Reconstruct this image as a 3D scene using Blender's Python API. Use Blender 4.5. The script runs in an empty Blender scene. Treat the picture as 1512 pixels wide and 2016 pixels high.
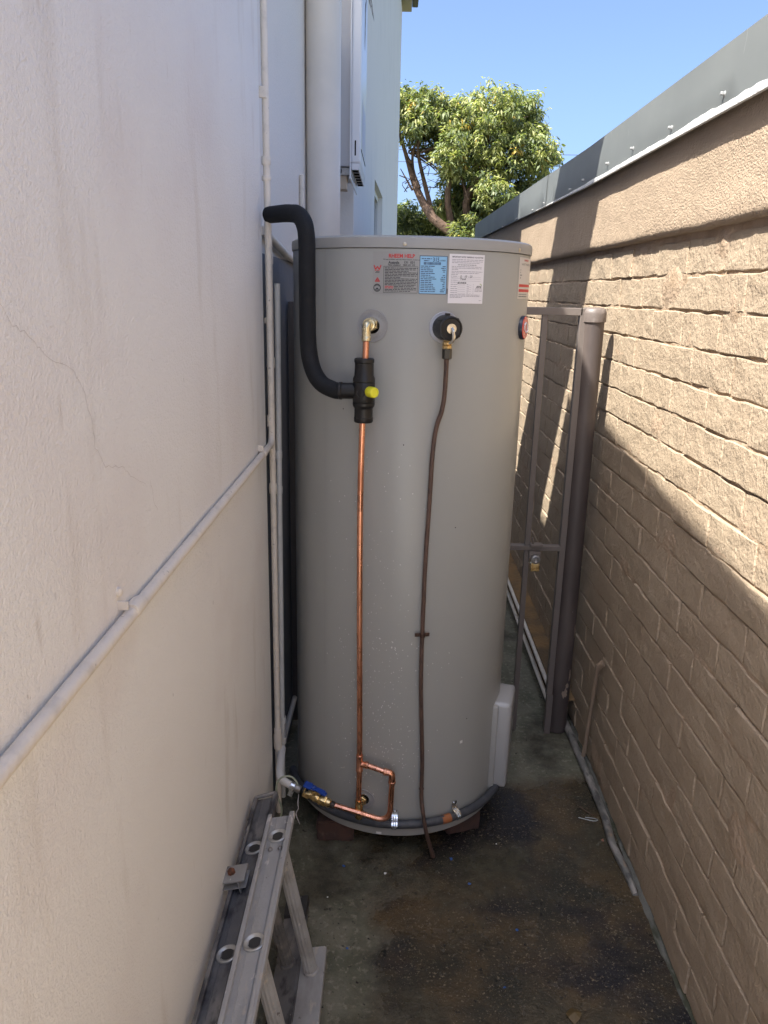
import bpy, bmesh, math, random
import numpy as np
from mathutils import Vector, Matrix, noise
random.seed(7); RNG=np.random.default_rng(7)
C=bpy.context.scene.collection
SC=bpy.context.scene
V=Vector
# ------------------------------------------------------------------ camera
cam=bpy.data.cameras.new('camera'); co=bpy.data.objects.new('camera',cam); C.objects.link(co); SC.camera=co
cam.sensor_fit='VERTICAL'; cam.sensor_height=36.0; cam.lens=36.0*1514/2016; cam.clip_start=.02; cam.clip_end=3000
CX=[[0.9996611, 0.0142332, 0.0217959], [-0.0248689, 0.2747308, 0.9611995], [0.0076929, -0.9614158, 0.2749917]]
m=Matrix((CX[0],CX[1],CX[2])).transposed().to_4x4(); m.translation=V((0,0,1.585)); co.matrix_world=m
# ------------------------------------------------------------------ sky, sun, exposure
SUNV=V((-1,-.8,2.0)).normalized()
w=bpy.data.worlds.new('World'); SC.world=w; w.use_nodes=True
nt=w.node_tree; bg=nt.nodes['Background']; sky=nt.nodes.new('ShaderNodeTexSky'); sky.sky_type='NISHITA'; sky.sun_disc=False
sky.sun_elevation=math.asin(SUNV.z); sky.sun_rotation=math.atan2(SUNV.x,SUNV.y)
sky.air_density=.6; sky.dust_density=4.0; sky.ozone_density=5.5
nt.links.new(sky.outputs[0],bg.inputs[0]); bg.inputs[1].default_value=.073
sl=bpy.data.lights.new('sun','SUN'); so=bpy.data.objects.new('sun',sl); C.objects.link(so)
sl.energy=2.6; sl.angle=math.radians(.53); sl.color=(1,.975,.915); so.rotation_euler=SUNV.to_track_quat('Z','Y').to_euler()
so.location=(-4,-4,9)
SC.view_settings.view_transform='Standard'; SC.view_settings.look='None'; SC.view_settings.exposure=2.47; SC.view_settings.gamma=1
SC.render.engine='CYCLES'; SC.cycles.max_bounces=14; SC.cycles.diffuse_bounces=12; SC.cycles.use_denoising=True
SC.render.resolution_x=768; SC.render.resolution_y=1024

# ------------------------------------------------------------------ materials
MATS={}
def M(name,col,rough=.6,metal=0.,layers=(),bump=(),spec=.5,rvar=None,alpha=1,trans=0,coat=0):
    """layers: (colour, scale xyz, lo, hi, amount, detail); bump: (scale xyz, height m, detail)"""
    if name in MATS: return MATS[name]
    mt=bpy.data.materials.new(name); mt.use_nodes=True; n=mt.node_tree.nodes; L=mt.node_tree.links
    b=n['Principled BSDF']; geo=n.new('ShaderNodeNewGeometry')
    b.inputs['Roughness'].default_value=rough; b.inputs['Metallic'].default_value=metal
    b.inputs['Specular IOR Level'].default_value=spec
    if coat: b.inputs['Coat Weight'].default_value=coat; b.inputs['Coat Roughness'].default_value=.15
    if trans: b.inputs['Transmission Weight'].default_value=trans
    cur=None
    def nz(scale,detail,off=0,rg=.55):
        mp=n.new('ShaderNodeMapping'); sc=scale if hasattr(scale,'__len__') else (scale,)*3
        mp.inputs['Scale'].default_value=sc; mp.inputs['Location'].default_value=(off*3.1,off*1.7,off*2.3)
        L.new(geo.outputs['Position'],mp.inputs['Vector'])
        t=n.new('ShaderNodeTexNoise'); t.inputs['Scale'].default_value=1; t.inputs['Detail'].default_value=detail; t.inputs['Roughness'].default_value=rg
        L.new(mp.outputs[0],t.inputs['Vector']); return t.outputs['Fac']
    def rng(src,lo,hi,a=0,bb=1):
        r=n.new('ShaderNodeMapRange'); r.interpolation_type='SMOOTHSTEP'
        for k,v in zip(('From Min','From Max','To Min','To Max'),(lo,hi,a,bb)): r.inputs[k].default_value=v
        L.new(src,r.inputs['Value']); return r.outputs[0]
    src=None
    for i,l in enumerate(layers):
        c,s,lo,hi,am=l[:5]; det=l[5] if len(l)>5 else 4
        f=rng(nz(s,det,i+1),lo,hi,0,am)
        mx=n.new('ShaderNodeMix'); mx.data_type='RGBA'
        if src is None: mx.inputs['A'].default_value=(*col,1)
        else: L.new(src,mx.inputs['A'])
        mx.inputs['B'].default_value=(*c,1); L.new(f,mx.inputs['Factor']); src=mx.outputs['Result']
    if src: L.new(src,b.inputs['Base Color'])
    else: b.inputs['Base Color'].default_value=(*col,1)
    if rvar: L.new(rng(nz(rvar[0],5,9),.35,.65,rvar[1],rvar[2]),b.inputs['Roughness'])
    prev=None
    for i,(s,h,det) in enumerate(bump):
        bp=n.new('ShaderNodeBump'); bp.inputs['Strength'].default_value=1; bp.inputs['Distance'].default_value=h
        L.new(nz(s,det,i+5),bp.inputs['Height'])
        if prev: L.new(prev,bp.inputs['Normal'])
        prev=bp.outputs[0]
    if prev: L.new(prev,b.inputs['Normal'])
    MATS[name]=mt; return mt

stucco=M('white_render_paint',(.80,.797,.775),.75,layers=[((.73,.715,.695),1.3,.45,.7,.5),((.62,.585,.53),(11,11,2.6),.575,.72,.38,3),((.50,.45,.40),(22,22,4.5),.67,.76,.45,3),((.70,.65,.63),(3,3,3),.52,.75,.35),((.36,.34,.32),(55,55,40),.77,.80,.5,2)],
    bump=[(330,.0016,2),(120,.0014,2)])
stucco2=M('pale_render_paint',(.74,.72,.68),.75,layers=[((.66,.645,.61),2.,.5,.7,.5),((.5,.5,.5),(6,6,.8),.62,.8,.4,3)],bump=[(120,.002,3)])
darkpanel=M('dark_blue_grey',(.13,.145,.17),.7,layers=[((.19,.20,.22),3,.4,.7,.7)],bump=[(20,.003,3)])
creampipe=M('cream_pipe_paint',(.70,.65,.57),.5,layers=[((.5,.47,.42),30,.5,.75,.6),((.30,.27,.24),90,.68,.76,.7,2)],bump=[(120,.0012,2)])
greypipe=M('pale_grey_pipe',(.50,.51,.50),.5,layers=[((.38,.38,.37),25,.5,.75,.5)])
ventpipe=M('off_white_pvc',(.74,.695,.63),.45,layers=[((.6,.58,.54),4,.4,.7,.5)])
tankpaint=M('warm_grey_tank_paint',(.345,.350,.332),.30,layers=[((.31,.314,.298),(2,2,1),.4,.7,.5),((.34,.33,.31),230,.70,.76,.25,1)],bump=[((6,6,1.5),.0012,2)],spec=.5)
lidpaint=M('lid_paint',(.34,.337,.32),.4,layers=[((.26,.26,.25),6,.4,.7,.4)])
ringpl=M('grey_plastic_collar',(.30,.30,.30),.45)
ringpl2=M('pale_plastic_collar',(.45,.46,.50),.35)
blackfoam=M('black_foam',(.010,.011,.013),.72,layers=[((.017,.018,.020),40,.5,.7,.6)],bump=[(300,.0006,2)],spec=.3)
blackpl=M('black_moulded_plastic',(.007,.007,.0075),.42,bump=[(500,.0003,2)])
brass=M('brass',(.72,.53,.25),.26,1,layers=[((.45,.30,.12),60,.5,.75,.6)],rvar=(60,.18,.4))
paleb=M('pale_brass',(.80,.70,.45),.24,1,layers=[((.55,.45,.25),60,.55,.75,.5)],rvar=(60,.18,.4))
copper=M('bright_copper',(.82,.40,.26),.25,1,layers=[((.55,.24,.15),(40,40,7),.42,.66,.8),((.28,.14,.10),(90,90,22),.58,.70,.7)],rvar=((50,50,12),.16,.42))
oldcopper=M('tarnished_brown_copper',(.10,.062,.048),.5,.25,layers=[((.17,.10,.08),(60,60,14),.45,.7,.7),((.035,.028,.027),(80,80,25),.55,.7,.8),((.33,.24,.19),110,.70,.76,.6)],bump=[(150,.001,3)])
zinc=M('zinc_plate',(.72,.76,.80),.2,1,rvar=(80,.1,.35))
chrome=M('nickel_plate',(.78,.76,.68),.2,1)
steel=M('dull_steel',(.35,.34,.33),.45,.8,layers=[((.2,.17,.14),80,.5,.7,.6)])
screwm=M('screw_zinc',(.6,.55,.45),.35,.9)
yellow=M('yellow_plastic',(.80,.76,.03),.38,coat=.3)
bluepl=M('blue_paint_handle',(.012,.06,.35),.4,layers=[((.01,.03,.15),90,.5,.7,.5)],coat=.2)
conduitm=M('dark_grey_corrugated_conduit',(.045,.05,.06),.5,layers=[((.09,.095,.10),(30,30,30),.5,.7,.6)])
orangem=M('orange_conduit',(.35,.12,.04),.55)
whitepl=M('white_plastic',(.7,.7,.68),.45)
coverpl=M('grey_cover_plastic',(.36,.36,.355),.33,coat=.3)
ink=M('black_print',(.03,.03,.035),.5); redink=M('red_print',(.55,.03,.03),.5)
bluelab=M('pale_blue_label',(.27,.52,.74),.4); paper=M('white_paper',(.75,.73,.74),.6); warnlab=M('grey_label_film',(.325,.325,.308),.3)
sidelab=M('cream_label',(.60,.57,.53),.45); penink=M('pen_ink',(.02,.02,.03),.5); greenink=M('green_print',(.30,.36,.05),.5)
redbadge=M('red_badge',(.55,.05,.04),.25,coat=.6); whitebadge=M('white_badge_print',(.7,.7,.72),.25); rimbadge=M('dark_badge_rim',(.02,.025,.04),.3)
void=M('black_void',(.004,.004,.004),.9,spec=.1)
brickred=M('damp_red_brick',(.085,.045,.035),.8,layers=[((.05,.032,.028),14,.4,.65,.8),((.16,.13,.11),25,.6,.75,.5)],bump=[(90,.003,4)])
TAN=(.375,.288,.198)
tan=M('tan_masonry_paint',TAN,.72,layers=[((.335,.25,.168),5,.4,.7,.6),((.30,.225,.155),(3,3,1.1),.54,.74,.5),((.435,.33,.23),22,.5,.75,.5),((.30,.15,.11),(2.2,2.2,2.2),.66,.76,.35),((.13,.095,.07),120,.71,.76,.6,2)],
    bump=[((85,85,85),.0035,6),((260,260,140),.0025,3),((10,14,14),.008,4),((40,90,14),.002,3)])
tanmortar=M('tan_painted_mortar',(.385,.282,.193),.75,layers=[((.25,.17,.10),18,.4,.7,.6)],bump=[(80,.006,5)])
tanband=M('tan_stucco_paint',(.39,.29,.20),.75,layers=[((.34,.255,.172),4,.4,.7,.5),((.435,.33,.23),60,.5,.75,.4)],bump=[(210,.0045,3),(30,.004,4)])
ochre=M('damp_ochre_plinth',(.22,.13,.05),.75,layers=[((.10,.07,.04),8,.4,.65,.8)],bump=[(60,.005,4)])
coping=M('grey_coping_metal',(.175,.185,.178),.45,.15,layers=[((.21,.22,.21),(4,3,2),.4,.7,.7),((.30,.31,.29),(60,30,6),.66,.74,.6,3),((.33,.29,.19),(9,9,22),.70,.78,.5)],bump=[((8,3,3),.003,2)])
sealant=M('white_sealant',(.62,.62,.60),.5,layers=[((.45,.45,.43),40,.5,.7,.5)],bump=[(120,.003,3)])
gatem=M('brown_grey_gate_paint',(.15,.125,.11),.45,layers=[((.17,.145,.13),40,.55,.75,.5)])
drainm=M('dark_brown_drain_paint',(.074,.058,.053),.5,layers=[((.125,.098,.085),(9,9,3),.45,.7,.7),((.36,.34,.33),(55,55,28),.72,.745,.9,3)])
chip=M('bare_pale_patch',(.33,.25,.19),.7)
mottle=M('mottled_grey_pipe',(.17,.165,.15),.6,layers=[((.30,.28,.25),(25,12,25),.45,.6,.9),((.06,.06,.055),(30,16,30),.55,.65,.8),((.28,.2,.13),(12,6,12),.58,.66,.8)],bump=[(80,.002,3)])
alum=M('weathered_aluminium',(.42,.42,.415),.5,.25,layers=[((.28,.27,.255),(14,5,14),.42,.66,.7),((.58,.52,.43),(60,18,60),.60,.70,.6),((.09,.08,.07),(70,40,70),.66,.74,.8),((.60,.58,.55),(38,22,38),.665,.69,.9,3)],bump=[(120,.0012,3)],rvar=(30,.35,.6))
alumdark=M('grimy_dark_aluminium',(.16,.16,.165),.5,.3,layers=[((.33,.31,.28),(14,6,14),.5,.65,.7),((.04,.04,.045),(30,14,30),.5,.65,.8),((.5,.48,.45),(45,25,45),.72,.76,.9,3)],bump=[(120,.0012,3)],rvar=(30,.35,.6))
rust=M('rust',(.16,.055,.025),.8,layers=[((.06,.03,.02),120,.4,.6,.8)],bump=[(200,.001,3)])
bark=M('brown_bark',(.14,.085,.055),.8,layers=[((.07,.045,.03),6,.4,.65,.7)],bump=[(12,.03,3)])
def leafm(nm,c,c2):
    m_=M(nm,c,.6,layers=[(c2,.9,.42,.62,.9,3)]); n=m_.node_tree.nodes; L=m_.node_tree.links
    b=n['Principled BSDF']; o=n['Material Output']; t=n.new('ShaderNodeBsdfTranslucent'); t.inputs[0].default_value=(c[0]*1.1,c[1]*1.25,c[2]*.6,1); mx=n.new('ShaderNodeMixShader'); mx.inputs[0].default_value=.35
    L.new(b.outputs[0],mx.inputs[1]); L.new(t.outputs[0],mx.inputs[2]); L.new(mx.outputs[0],o.inputs[0]); return m_
leafA=leafm('mid_green_leaf',(.24,.275,.12),(.11,.135,.05)); leafB=leafm('yellow_green_leaf',(.42,.42,.18),(.20,.21,.065)); leafC=leafm('deep_green_leaf',(.115,.145,.07),(.05,.07,.035)); leafD=M('yellowing_leaf',(.35,.24,.04),.5)

# ------------------------------------------------------------------ helpers
WL={}
def mesh(name,verts,faces,mat,parent=None,smooth=False,autos=None):
    v=np.array([tuple(p) for p in verts],dtype=float)
    lo=v.min(0); hi=v.max(0); c=np.array([(lo[0]+hi[0])/2,(lo[1]+hi[1])/2,lo[2]])
    me=bpy.data.meshes.new(name); me.from_pydata((v-c).tolist(),[],[tuple(f) for f in faces])
    mats=mat if isinstance(mat,(list,tuple)) else [mat]
    for q in mats: me.materials.append(q)
    if smooth:
        me.shade_smooth()
        if autos:
            bm=bmesh.new(); bm.from_mesh(me)
            for e in bm.edges:
                if len(e.link_faces)==2 and e.calc_face_angle(0)>math.radians(autos): e.smooth=False
            bm.to_mesh(me); bm.free()
    me.update()
    o=bpy.data.objects.new(name,me); C.objects.link(o)
    base=np.zeros(3)
    if parent is not None: o.parent=parent; base=WL[parent]
    o.location=(c-base).tolist(); WL[o]=c
    return o
def thing(name,loc,label,cat,group=None):
    o=bpy.data.objects.new(name,None); C.objects.link(o); o.location=loc; o.empty_display_size=.05; WL[o]=np.array(loc,dtype=float)
    return tag(o,label,cat,group)
def tag(o,label,cat,group=None):
    o['label']=label; o['category']=cat
    if group: o['group']=group
    return o
def structure(o): o['kind']='structure'; return o
def stuff(o): o['kind']='stuff'; return o
class G:
    def __init__(s): s.v=[]; s.f=[]
    def add(s,v,f):
        k=len(s.v); s.v+= [tuple(p) for p in v]; s.f+=[tuple(i+k for i in q) for q in f]; return s
    def box(s,x0,x1,y0,y1,z0,z1,b=0.,mtx=None):
        if b<=0:
            v=[(x,y,z) for x in (x0,x1) for y in (y0,y1) for z in (z0,z1)]
            f=[(0,1,3,2),(4,6,7,5),(0,4,5,1),(2,3,7,6),(0,2,6,4),(1,5,7,3)]
        else:
            bm=bmesh.new(); bmesh.ops.create_cube(bm,size=1)
            for q in bm.verts: q.co=V(((x0+x1)/2+q.co.x*(x1-x0),(y0+y1)/2+q.co.y*(y1-y0),(z0+z1)/2+q.co.z*(z1-z0)))
            bmesh.ops.bevel(bm,geom=list(bm.edges),offset=b,segments=2,profile=.6,affect='EDGES')
            bm.verts.index_update(); v=[tuple(q.co) for q in bm.verts]; f=[[q.index for q in ff.verts] for ff in bm.faces]; bm.free()
        if mtx is not None: v=[tuple(mtx@V(p)) for p in v]
        return s.add(v,f)
    def lathe(s,o,axis,prof,n=24,ref=None,jag=None):
        """prof: (r,h) along axis from o"""
        a=V(axis).normalized(); r0=V(ref) if ref else (V((0,0,1)) if abs(a.z)<.9 else V((1,0,0)))
        u=(r0-a*r0.dot(a)).normalized(); w_=a.cross(u); o=V(o); v=[]; f=[]
        for r,h in prof:
            for k in range(n):
                t=2*math.pi*k/n; rr=r*(jag[k%len(jag)] if jag else 1); v.append(tuple(o+a*h+(u*math.cos(t)+w_*math.sin(t))*rr))
        for i in range(len(prof)-1):
            for k in range(n):
                k2=(k+1)%n; f.append((i*n+k,i*n+k2,(i+1)*n+k2,(i+1)*n+k))
        if prof[0][0]>1e-6: f.append(tuple(reversed(range(n))))
        if prof[-1][0]>1e-6: f.append(tuple((len(prof)-1)*n+k for k in range(n)))
        return s.add(v,f)
    def tube(s,pts,r,n=12,sm=0,cap=True,wob=0):
        pts=[V(p) for p in pts]
        rs=list(r) if hasattr(r,'__len__') else [r]*len(pts)
        if sm:
            P=[pts[0]*2-pts[1]]+pts+[pts[-1]*2-pts[-2]]; q=[]; qr=[]
            for i in range(1,len(P)-2):
                for k in range(sm):
                    t=k/sm; a,b,c,d=P[i-1],P[i],P[i+1],P[i+2]
                    q.append(.5*((2*b)+(c-a)*t+(2*a-5*b+4*c-d)*t*t+(3*b-a-3*c+d)*t**3)); qr.append(rs[i-1]*(1-t)+rs[i]*t)
            q.append(pts[-1]); qr.append(rs[-1]); pts,rs=q,qr
        v=[]; f=[]; T=(pts[1]-pts[0]).normalized(); u=T.orthogonal().normalized()
        for i,p in enumerate(pts):
            T=((pts[min(i+1,len(pts)-1)]-pts[max(i-1,0)])).normalized()
            u=(u-T*u.dot(T)).normalized(); w_=T.cross(u)
            for k in range(n):
                a=2*math.pi*k/n; rr=rs[i]
                if wob: rr*=1+wob*noise.noise(p*40+V((k*.7,0,0)))
                v.append(tuple(p+(u*math.cos(a)+w_*math.sin(a))*rr))
        for i in range(len(pts)-1):
            for k in range(n):
                k2=(k+1)%n; f.append((i*n+k,i*n+k2,(i+1)*n+k2,(i+1)*n+k))
        if cap: f.append(tuple(reversed(range(n)))); f.append(tuple((len(pts)-1)*n+k for k in range(n)))
        return s.add(v,f)
    def build(s,name,mat,parent=None,smooth=False,autos=40): return mesh(name,s.v,s.f,mat,parent,smooth,autos if smooth else None)
def fillet(pts,rad,seg=6):
    """polyline with rounded corners"""
    pts=[V(p) for p in pts]; out=[pts[0]]
    for i in range(1,len(pts)-1):
        a=(pts[i-1]-pts[i]); b=(pts[i+1]-pts[i]); d=min(rad,a.length*.49,b.length*.49); p0=pts[i]+a.normalized()*d; p1=pts[i]+b.normalized()*d
        for k in range(seg+1):
            t=k/seg; out.append(p0*(1-t)**2+pts[i]*2*t*(1-t)+p1*t*t)
    out.append(pts[-1]); return out

# ------------------------------------------------------------------ ground and slab
def groundmat():
    mt=bpy.data.materials.new('damp_concrete'); mt.use_nodes=True; n=mt.node_tree.nodes; L=mt.node_tree.links; b=n['Principled BSDF']
    geo=n.new('ShaderNodeNewGeometry'); sep=n.new('ShaderNodeSeparateXYZ'); L.new(geo.outputs['Position'],sep.inputs[0])
    def nz(s,d,off=0,r=.6):
        mp=n.new('ShaderNodeMapping'); mp.inputs['Scale'].default_value=(s,s,s) if not hasattr(s,'__len__') else s; mp.inputs['Location'].default_value=(off,off*2,0); L.new(geo.outputs['Position'],mp.inputs[0])
        t=n.new('ShaderNodeTexNoise'); t.inputs['Scale'].default_value=1; t.inputs['Detail'].default_value=d; t.inputs['Roughness'].default_value=r; L.new(mp.outputs[0],t.inputs['Vector']); return t.outputs['Fac']
    def ma(op,a,c):
        q=n.new('ShaderNodeMath'); q.operation=op
        for i,x in enumerate((a,c)):
            if isinstance(x,(int,float)): q.inputs[i].default_value=x
            else: L.new(x,q.inputs[i])
        return q.outputs[0]
    def rng(s,lo,hi,a=0,c=1):
        r=n.new('ShaderNodeMapRange'); r.interpolation_type='SMOOTHSTEP'
        for k,v in zip(('From Min','From Max','To Min','To Max'),(lo,hi,a,c)): r.inputs[k].default_value=v
        L.new(s,r.inputs['Value']); return r.outputs[0]
    def mix(f,a,c):
        q=n.new('ShaderNodeMix'); q.data_type='RGBA'; L.new(f,q.inputs['Factor'])
        for k,x in (('A',a),('B',c)):
            if isinstance(x,tuple): q.inputs[k].default_value=(*x,1)
            else: L.new(x,q.inputs[k])
        return q.outputs['Result']
    x,y=sep.outputs[0],sep.outputs[1]
    wob=ma('MULTIPLY',ma('SUBTRACT',nz(3.2,5,3),.5),.9)
    wet=ma('MULTIPLY',rng(ma('ADD',x,wob),-.12,.08),rng(ma('ADD',y,ma('MULTIPLY',wob,.35)),2.29,2.21))
    dry=mix(rng(nz(9,6,1),.38,.66),(.175,.168,.122),(.105,.107,.070))
    dry=mix(rng(nz(60,4,7),.52,.68),dry,(.24,.225,.17))
    wc=mix(rng(nz(5,6,5),.36,.62),(.036,.034,.024),(.095,.066,.034))
    wc=mix(rng(nz(2.1,4,11),.48,.62),wc,(.021,.020,.022))
    wc=mix(rng(nz(130,3,2),.58,.70),wc,(.21,.17,.11))
    wc=mix(rng(nz(330,2,6),.66,.74),wc,(.30,.27,.22))
    col=mix(wet,dry,wc)
    col=mix(rng(nz(45,5,8),.62,.70),col,(.012,.012,.010))
    col=mix(rng(nz(2.4,6,21),.50,.66),col,mix(rng(nz(30,4,22),.4,.6),(.045,.042,.028),(.075,.068,.045)))
    L.new(col,b.inputs['Base Color'])
    L.new(rng(ma('ADD',wet,ma('SUBTRACT',nz(14,5,4),.5)),.2,1.1,.75,.2),b.inputs['Roughness'])
    b.inputs['Specular IOR Level'].default_value=.4
    b1=n.new('ShaderNodeBump'); b1.inputs['Distance'].default_value=.0035; b1.inputs['Strength'].default_value=1; L.new(nz(150,5,1),b1.inputs['Height'])
    b2=n.new('ShaderNodeBump'); b2.inputs['Distance'].default_value=.007; b2.inputs['Strength'].default_value=1; L.new(nz(14,5,2),b2.inputs['Height']); L.new(b1.outputs[0],b2.inputs['Normal']); L.new(b2.outputs[0],b.inputs['Normal'])
    return mt
gm=groundmat()
dirt=M('dry_ground',(.12,.11,.07),.9,layers=[((.06,.08,.03),.3,.4,.6,.8)])
structure(G().add([(-400,-400,-.02),(400,-400,-.02),(400,400,-.02),(-400,400,-.02)],[(0,1,2,3)]).build('ground',dirt))
nx,ny=45,150; vs=[];fs=[]
for j in range(ny+1):
    for i in range(nx+1):
        xx=-.42+i*(1.17/nx); yy=-3+j*(12./ny) if j<25 else -1+(j-25)*(10./(ny-25))
        vs.append((xx,yy,.004*noise.fractal(V((xx*4,yy*4,0)),.6,2,4)-.001))
for j in range(ny):
    for i in range(nx): a=j*(nx+1)+i; fs.append((a,a+1,a+nx+2,a+nx+1))
structure(mesh('concrete_path',vs,fs,gm,None,True))
bouncem=M('pale_bounce_ground',(.52,.51,.48),.85,layers=[((.44,.43,.40),1.5,.4,.7,.6)],bump=[(60,.003,4)])
structure(G().box(-9,.72,-14,-.52,-.06,.006).build('added_bounce_ground',bouncem))  # unseen pale ground added behind the camera to bounce sunlight into the passage

# ------------------------------------------------------------------ house
house=thing('house',(-1.5,3,0),'pale rendered house wall along the left side of the passage','house')
# near block with sloping parapet and rounded far corner
def prism(outline,z0,z1f):
    g=G(); k=len(outline); v=[(x,y,z0) for x,y in outline]+[(x,y,z1f(x,y)) for x,y in outline]
    f=[(i,(i+1)%k,k+(i+1)%k,k+i) for i in range(k)]+[tuple(range(k,2*k)),tuple(reversed(range(k)))]
    return g.add(v,f)
cor=[(-.33-.018*(1-math.cos(a)),1.987+.018*math.sin(a)) for a in np.linspace(0,math.pi/2,7)]
prism([(-4,-.5),(-.33,-.5),(-.33,0.)]+cor+[(-4,2.005)],0,lambda x,y:3.06+.125*max(y,-.5)).build('wall',stucco,house,False)
G().box(-4,-.335,1.98,2.32,3.2,3.305).build('added_sun_blocker',stucco2,house)  # unseen slab added to stop sun slipping past the near block
G().add([(.15,2.23,3.42),(.15,2.91,3.42),(-.75,3.22,3.42),(-.75,2.42,3.42),(.15,2.23,3.45),(.15,2.91,3.45),(-.75,3.22,3.45),(-.75,2.42,3.45)],[(3,2,1,0),(4,5,6,7),(0,1,5,4),(1,2,6,5),(2,3,7,6),(3,0,4,7)]).build('added_shadow_slab',coping,house)  # unseen slab, invented and shaped to cast the shadow band on the bricks
G().box(-4,-.355,2.008,5.0,0,2.72).build('wall',stucco2,house)
pan=G().box(-.354,-.349,2.09,4.98,0.02,1.675).build('lower_wall_panel',darkpanel,house); pan['label']='dark blue-grey lower part of the set back wall'  # thin dark sheet covering the lower set-back wall
# far block, side face skewed, with a recessed window
def fw(y): return -.4325+.033*y
Y0,Y1,YE=7.07,8.42,13.0; Z0,Z1,ZT=1.25,2.51,5.6; D=.075
def q(y,z,d=0): return (fw(y)-d,y,z)
g=G(); ys=[5.0,Y0,Y1,YE]; zs=[0,Z0,Z1,ZT]
for i in range(3):
    for j in range(3):
        if i==1 and j==1: continue
        g.add([q(ys[i],zs[j]),q(ys[i+1],zs[j]),q(ys[i+1],zs[j+1]),q(ys[i],zs[j+1])],[(0,1,2,3)])
g.add([q(Y0,Z0),q(Y1,Z0),q(Y1,Z1),q(Y0,Z1),q(Y0,Z0,D),q(Y1,Z0,D),q(Y1,Z1,D),q(Y0,Z1,D)],[(1,0,4,5),(2,1,5,6),(3,2,6,7),(0,3,7,4)])
g.add([(-4,5,0),q(5,0),q(5,ZT),(-4,5,ZT)],[(0,1,2,3)]); g.add([q(YE,0),(-4,YE,0),(-4,YE,ZT),q(YE,ZT)],[(0,1,2,3)]); g.add([(-4,YE,0),(-4,5,0),(-4,5,ZT),(-4,YE,ZT)],[(0,1,2,3)])
g.build('wall',stucco2,house)
wdw=G()
for (a,b_,c,d) in ((Y0,Y1,Z0,Z0+.05),(Y0,Y1,Z1-.05,Z1),(Y0,Y0+.05,Z0+.05,Z1-.05),(Y1-.05,Y1,Z0+.05,Z1-.05),((Y0+Y1)/2-.025,(Y0+Y1)/2+.025,Z0+.05,Z1-.05)):
    wdw.add([q(a,c,D-.03),q(b_,c,D-.03),q(b_,d,D-.03),q(a,d,D-.03),q(a,c,D+.02),q(b_,c,D+.02),q(b_,d,D+.02),q(a,d,D+.02)],[(0,1,2,3),(0,4,5,1),(1,5,6,2),(2,6,7,3),(3,7,4,0),(7,6,5,4)])
wo=wdw.build('window',whitepl,house)
glass=M('dark_window_glass',(.03,.04,.05),.08,spec=.8)
G().add([q(Y0+.05,Z0+.05,D-.005),q(Y1-.05,Z0+.05,D-.005),q(Y1-.05,Z1-.05,D-.005),q(Y0+.05,Z1-.05,D-.005)],[(0,1,2,3)]).build('pane',glass,wo)
G().box(-4,-.27,3.93,4.998,3.3,5.6).build('added_shade_block',stucco2,house)  # unseen block added so the far brick wall falls in shadow
G().box(-4,-.45,3.68,3.928,3.0,5.6).build('added_shade_block',stucco2,house)  # another unseen block, added to keep sun off the gas heater
soff=M('tan_eave_paint',(.30,.27,.19),.6)
G().box(-4.2,.14,4.2,13.25,5.66,5.86).build('eave',soff,house)
gut=M('dark_gutter',(.04,.045,.05),.4,.3)
G().box(.145,.235,4.2,13.2,5.70,5.82,.015).build('gutter',gut,house)
G().add([(-4.2,4.2,5.87),(.2,4.2,5.87),(.2,13.25,5.87),(-4.2,13.25,5.87),(-2.2,4.2,7),(-2.2,13.25,7)],[(0,1,4),(1,2,5,4),(2,3,5),(3,0,4,5)]).build('roof',coping,house)
# vent stub high on the far block
G().lathe((fw(8.3),8.3,4.62),(1,0,-.15),[(.05,-.02),(.05,.10),(.065,.10),(.065,.14),(.05,.15)],16).build('vent_stub',creampipe,house,True)
# smear marks / hairline crack ribbons on the near wall
def ribbon(pts,w_,x,nm,mt,par):
    v=[];f=[]; k=len(pts)
    for i,(y,z) in enumerate(pts):
        a=V(pts[max(i-1,0)]);b_=V(pts[min(i+1,k-1)]); t=(b_-a).normalized(); nn=V((-t.y,t.x)); ww=w_*(.5+.5*math.sin(math.pi*i/(k-1)))*random.uniform(.6,1.3)
        v+=[(x,y+nn.x*ww/2,z+nn.y*ww/2),(x,y-nn.x*ww/2,z-nn.y*ww/2)]
    for i in range(k-1): f.append((2*i,2*i+1,2*i+3,2*i+2))
    return mesh(nm,v,f,mt,par)
def jagged(pts,n=6,a=.003):
    out=[]
    for i in range(len(pts)-1):
        for k in range(n):
            t=k/n; out.append((pts[i][0]*(1-t)+pts[i+1][0]*t+random.uniform(-a,a),pts[i][1]*(1-t)+pts[i+1][1]*t+random.uniform(-a,a)))
    return out+[pts[-1]]
crk=M('crack_shadow',(.56,.53,.50),.9)
ribbon(jagged([(.655,1.575),(.679,1.551),(.71,1.538),(.737,1.52),(.793,1.503),(.82,1.476),(.834,1.441),(.838,1.41),(.865,1.385),(.917,1.371),(.945,1.355),(1.0,1.33)],5,.0022),.0008,-.3294,'crack',crk,house)
ribbon(jagged([(1.02,1.33),(1.03,1.30),(1.045,1.28)],5,.0018),.0009,-.3294,'crack',crk,house)
ribbon(jagged([(1.50,.76),(1.51,.66),(1.50,.60)],5,.0018),.0012,-.3294,'crack',crk,house)

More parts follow.
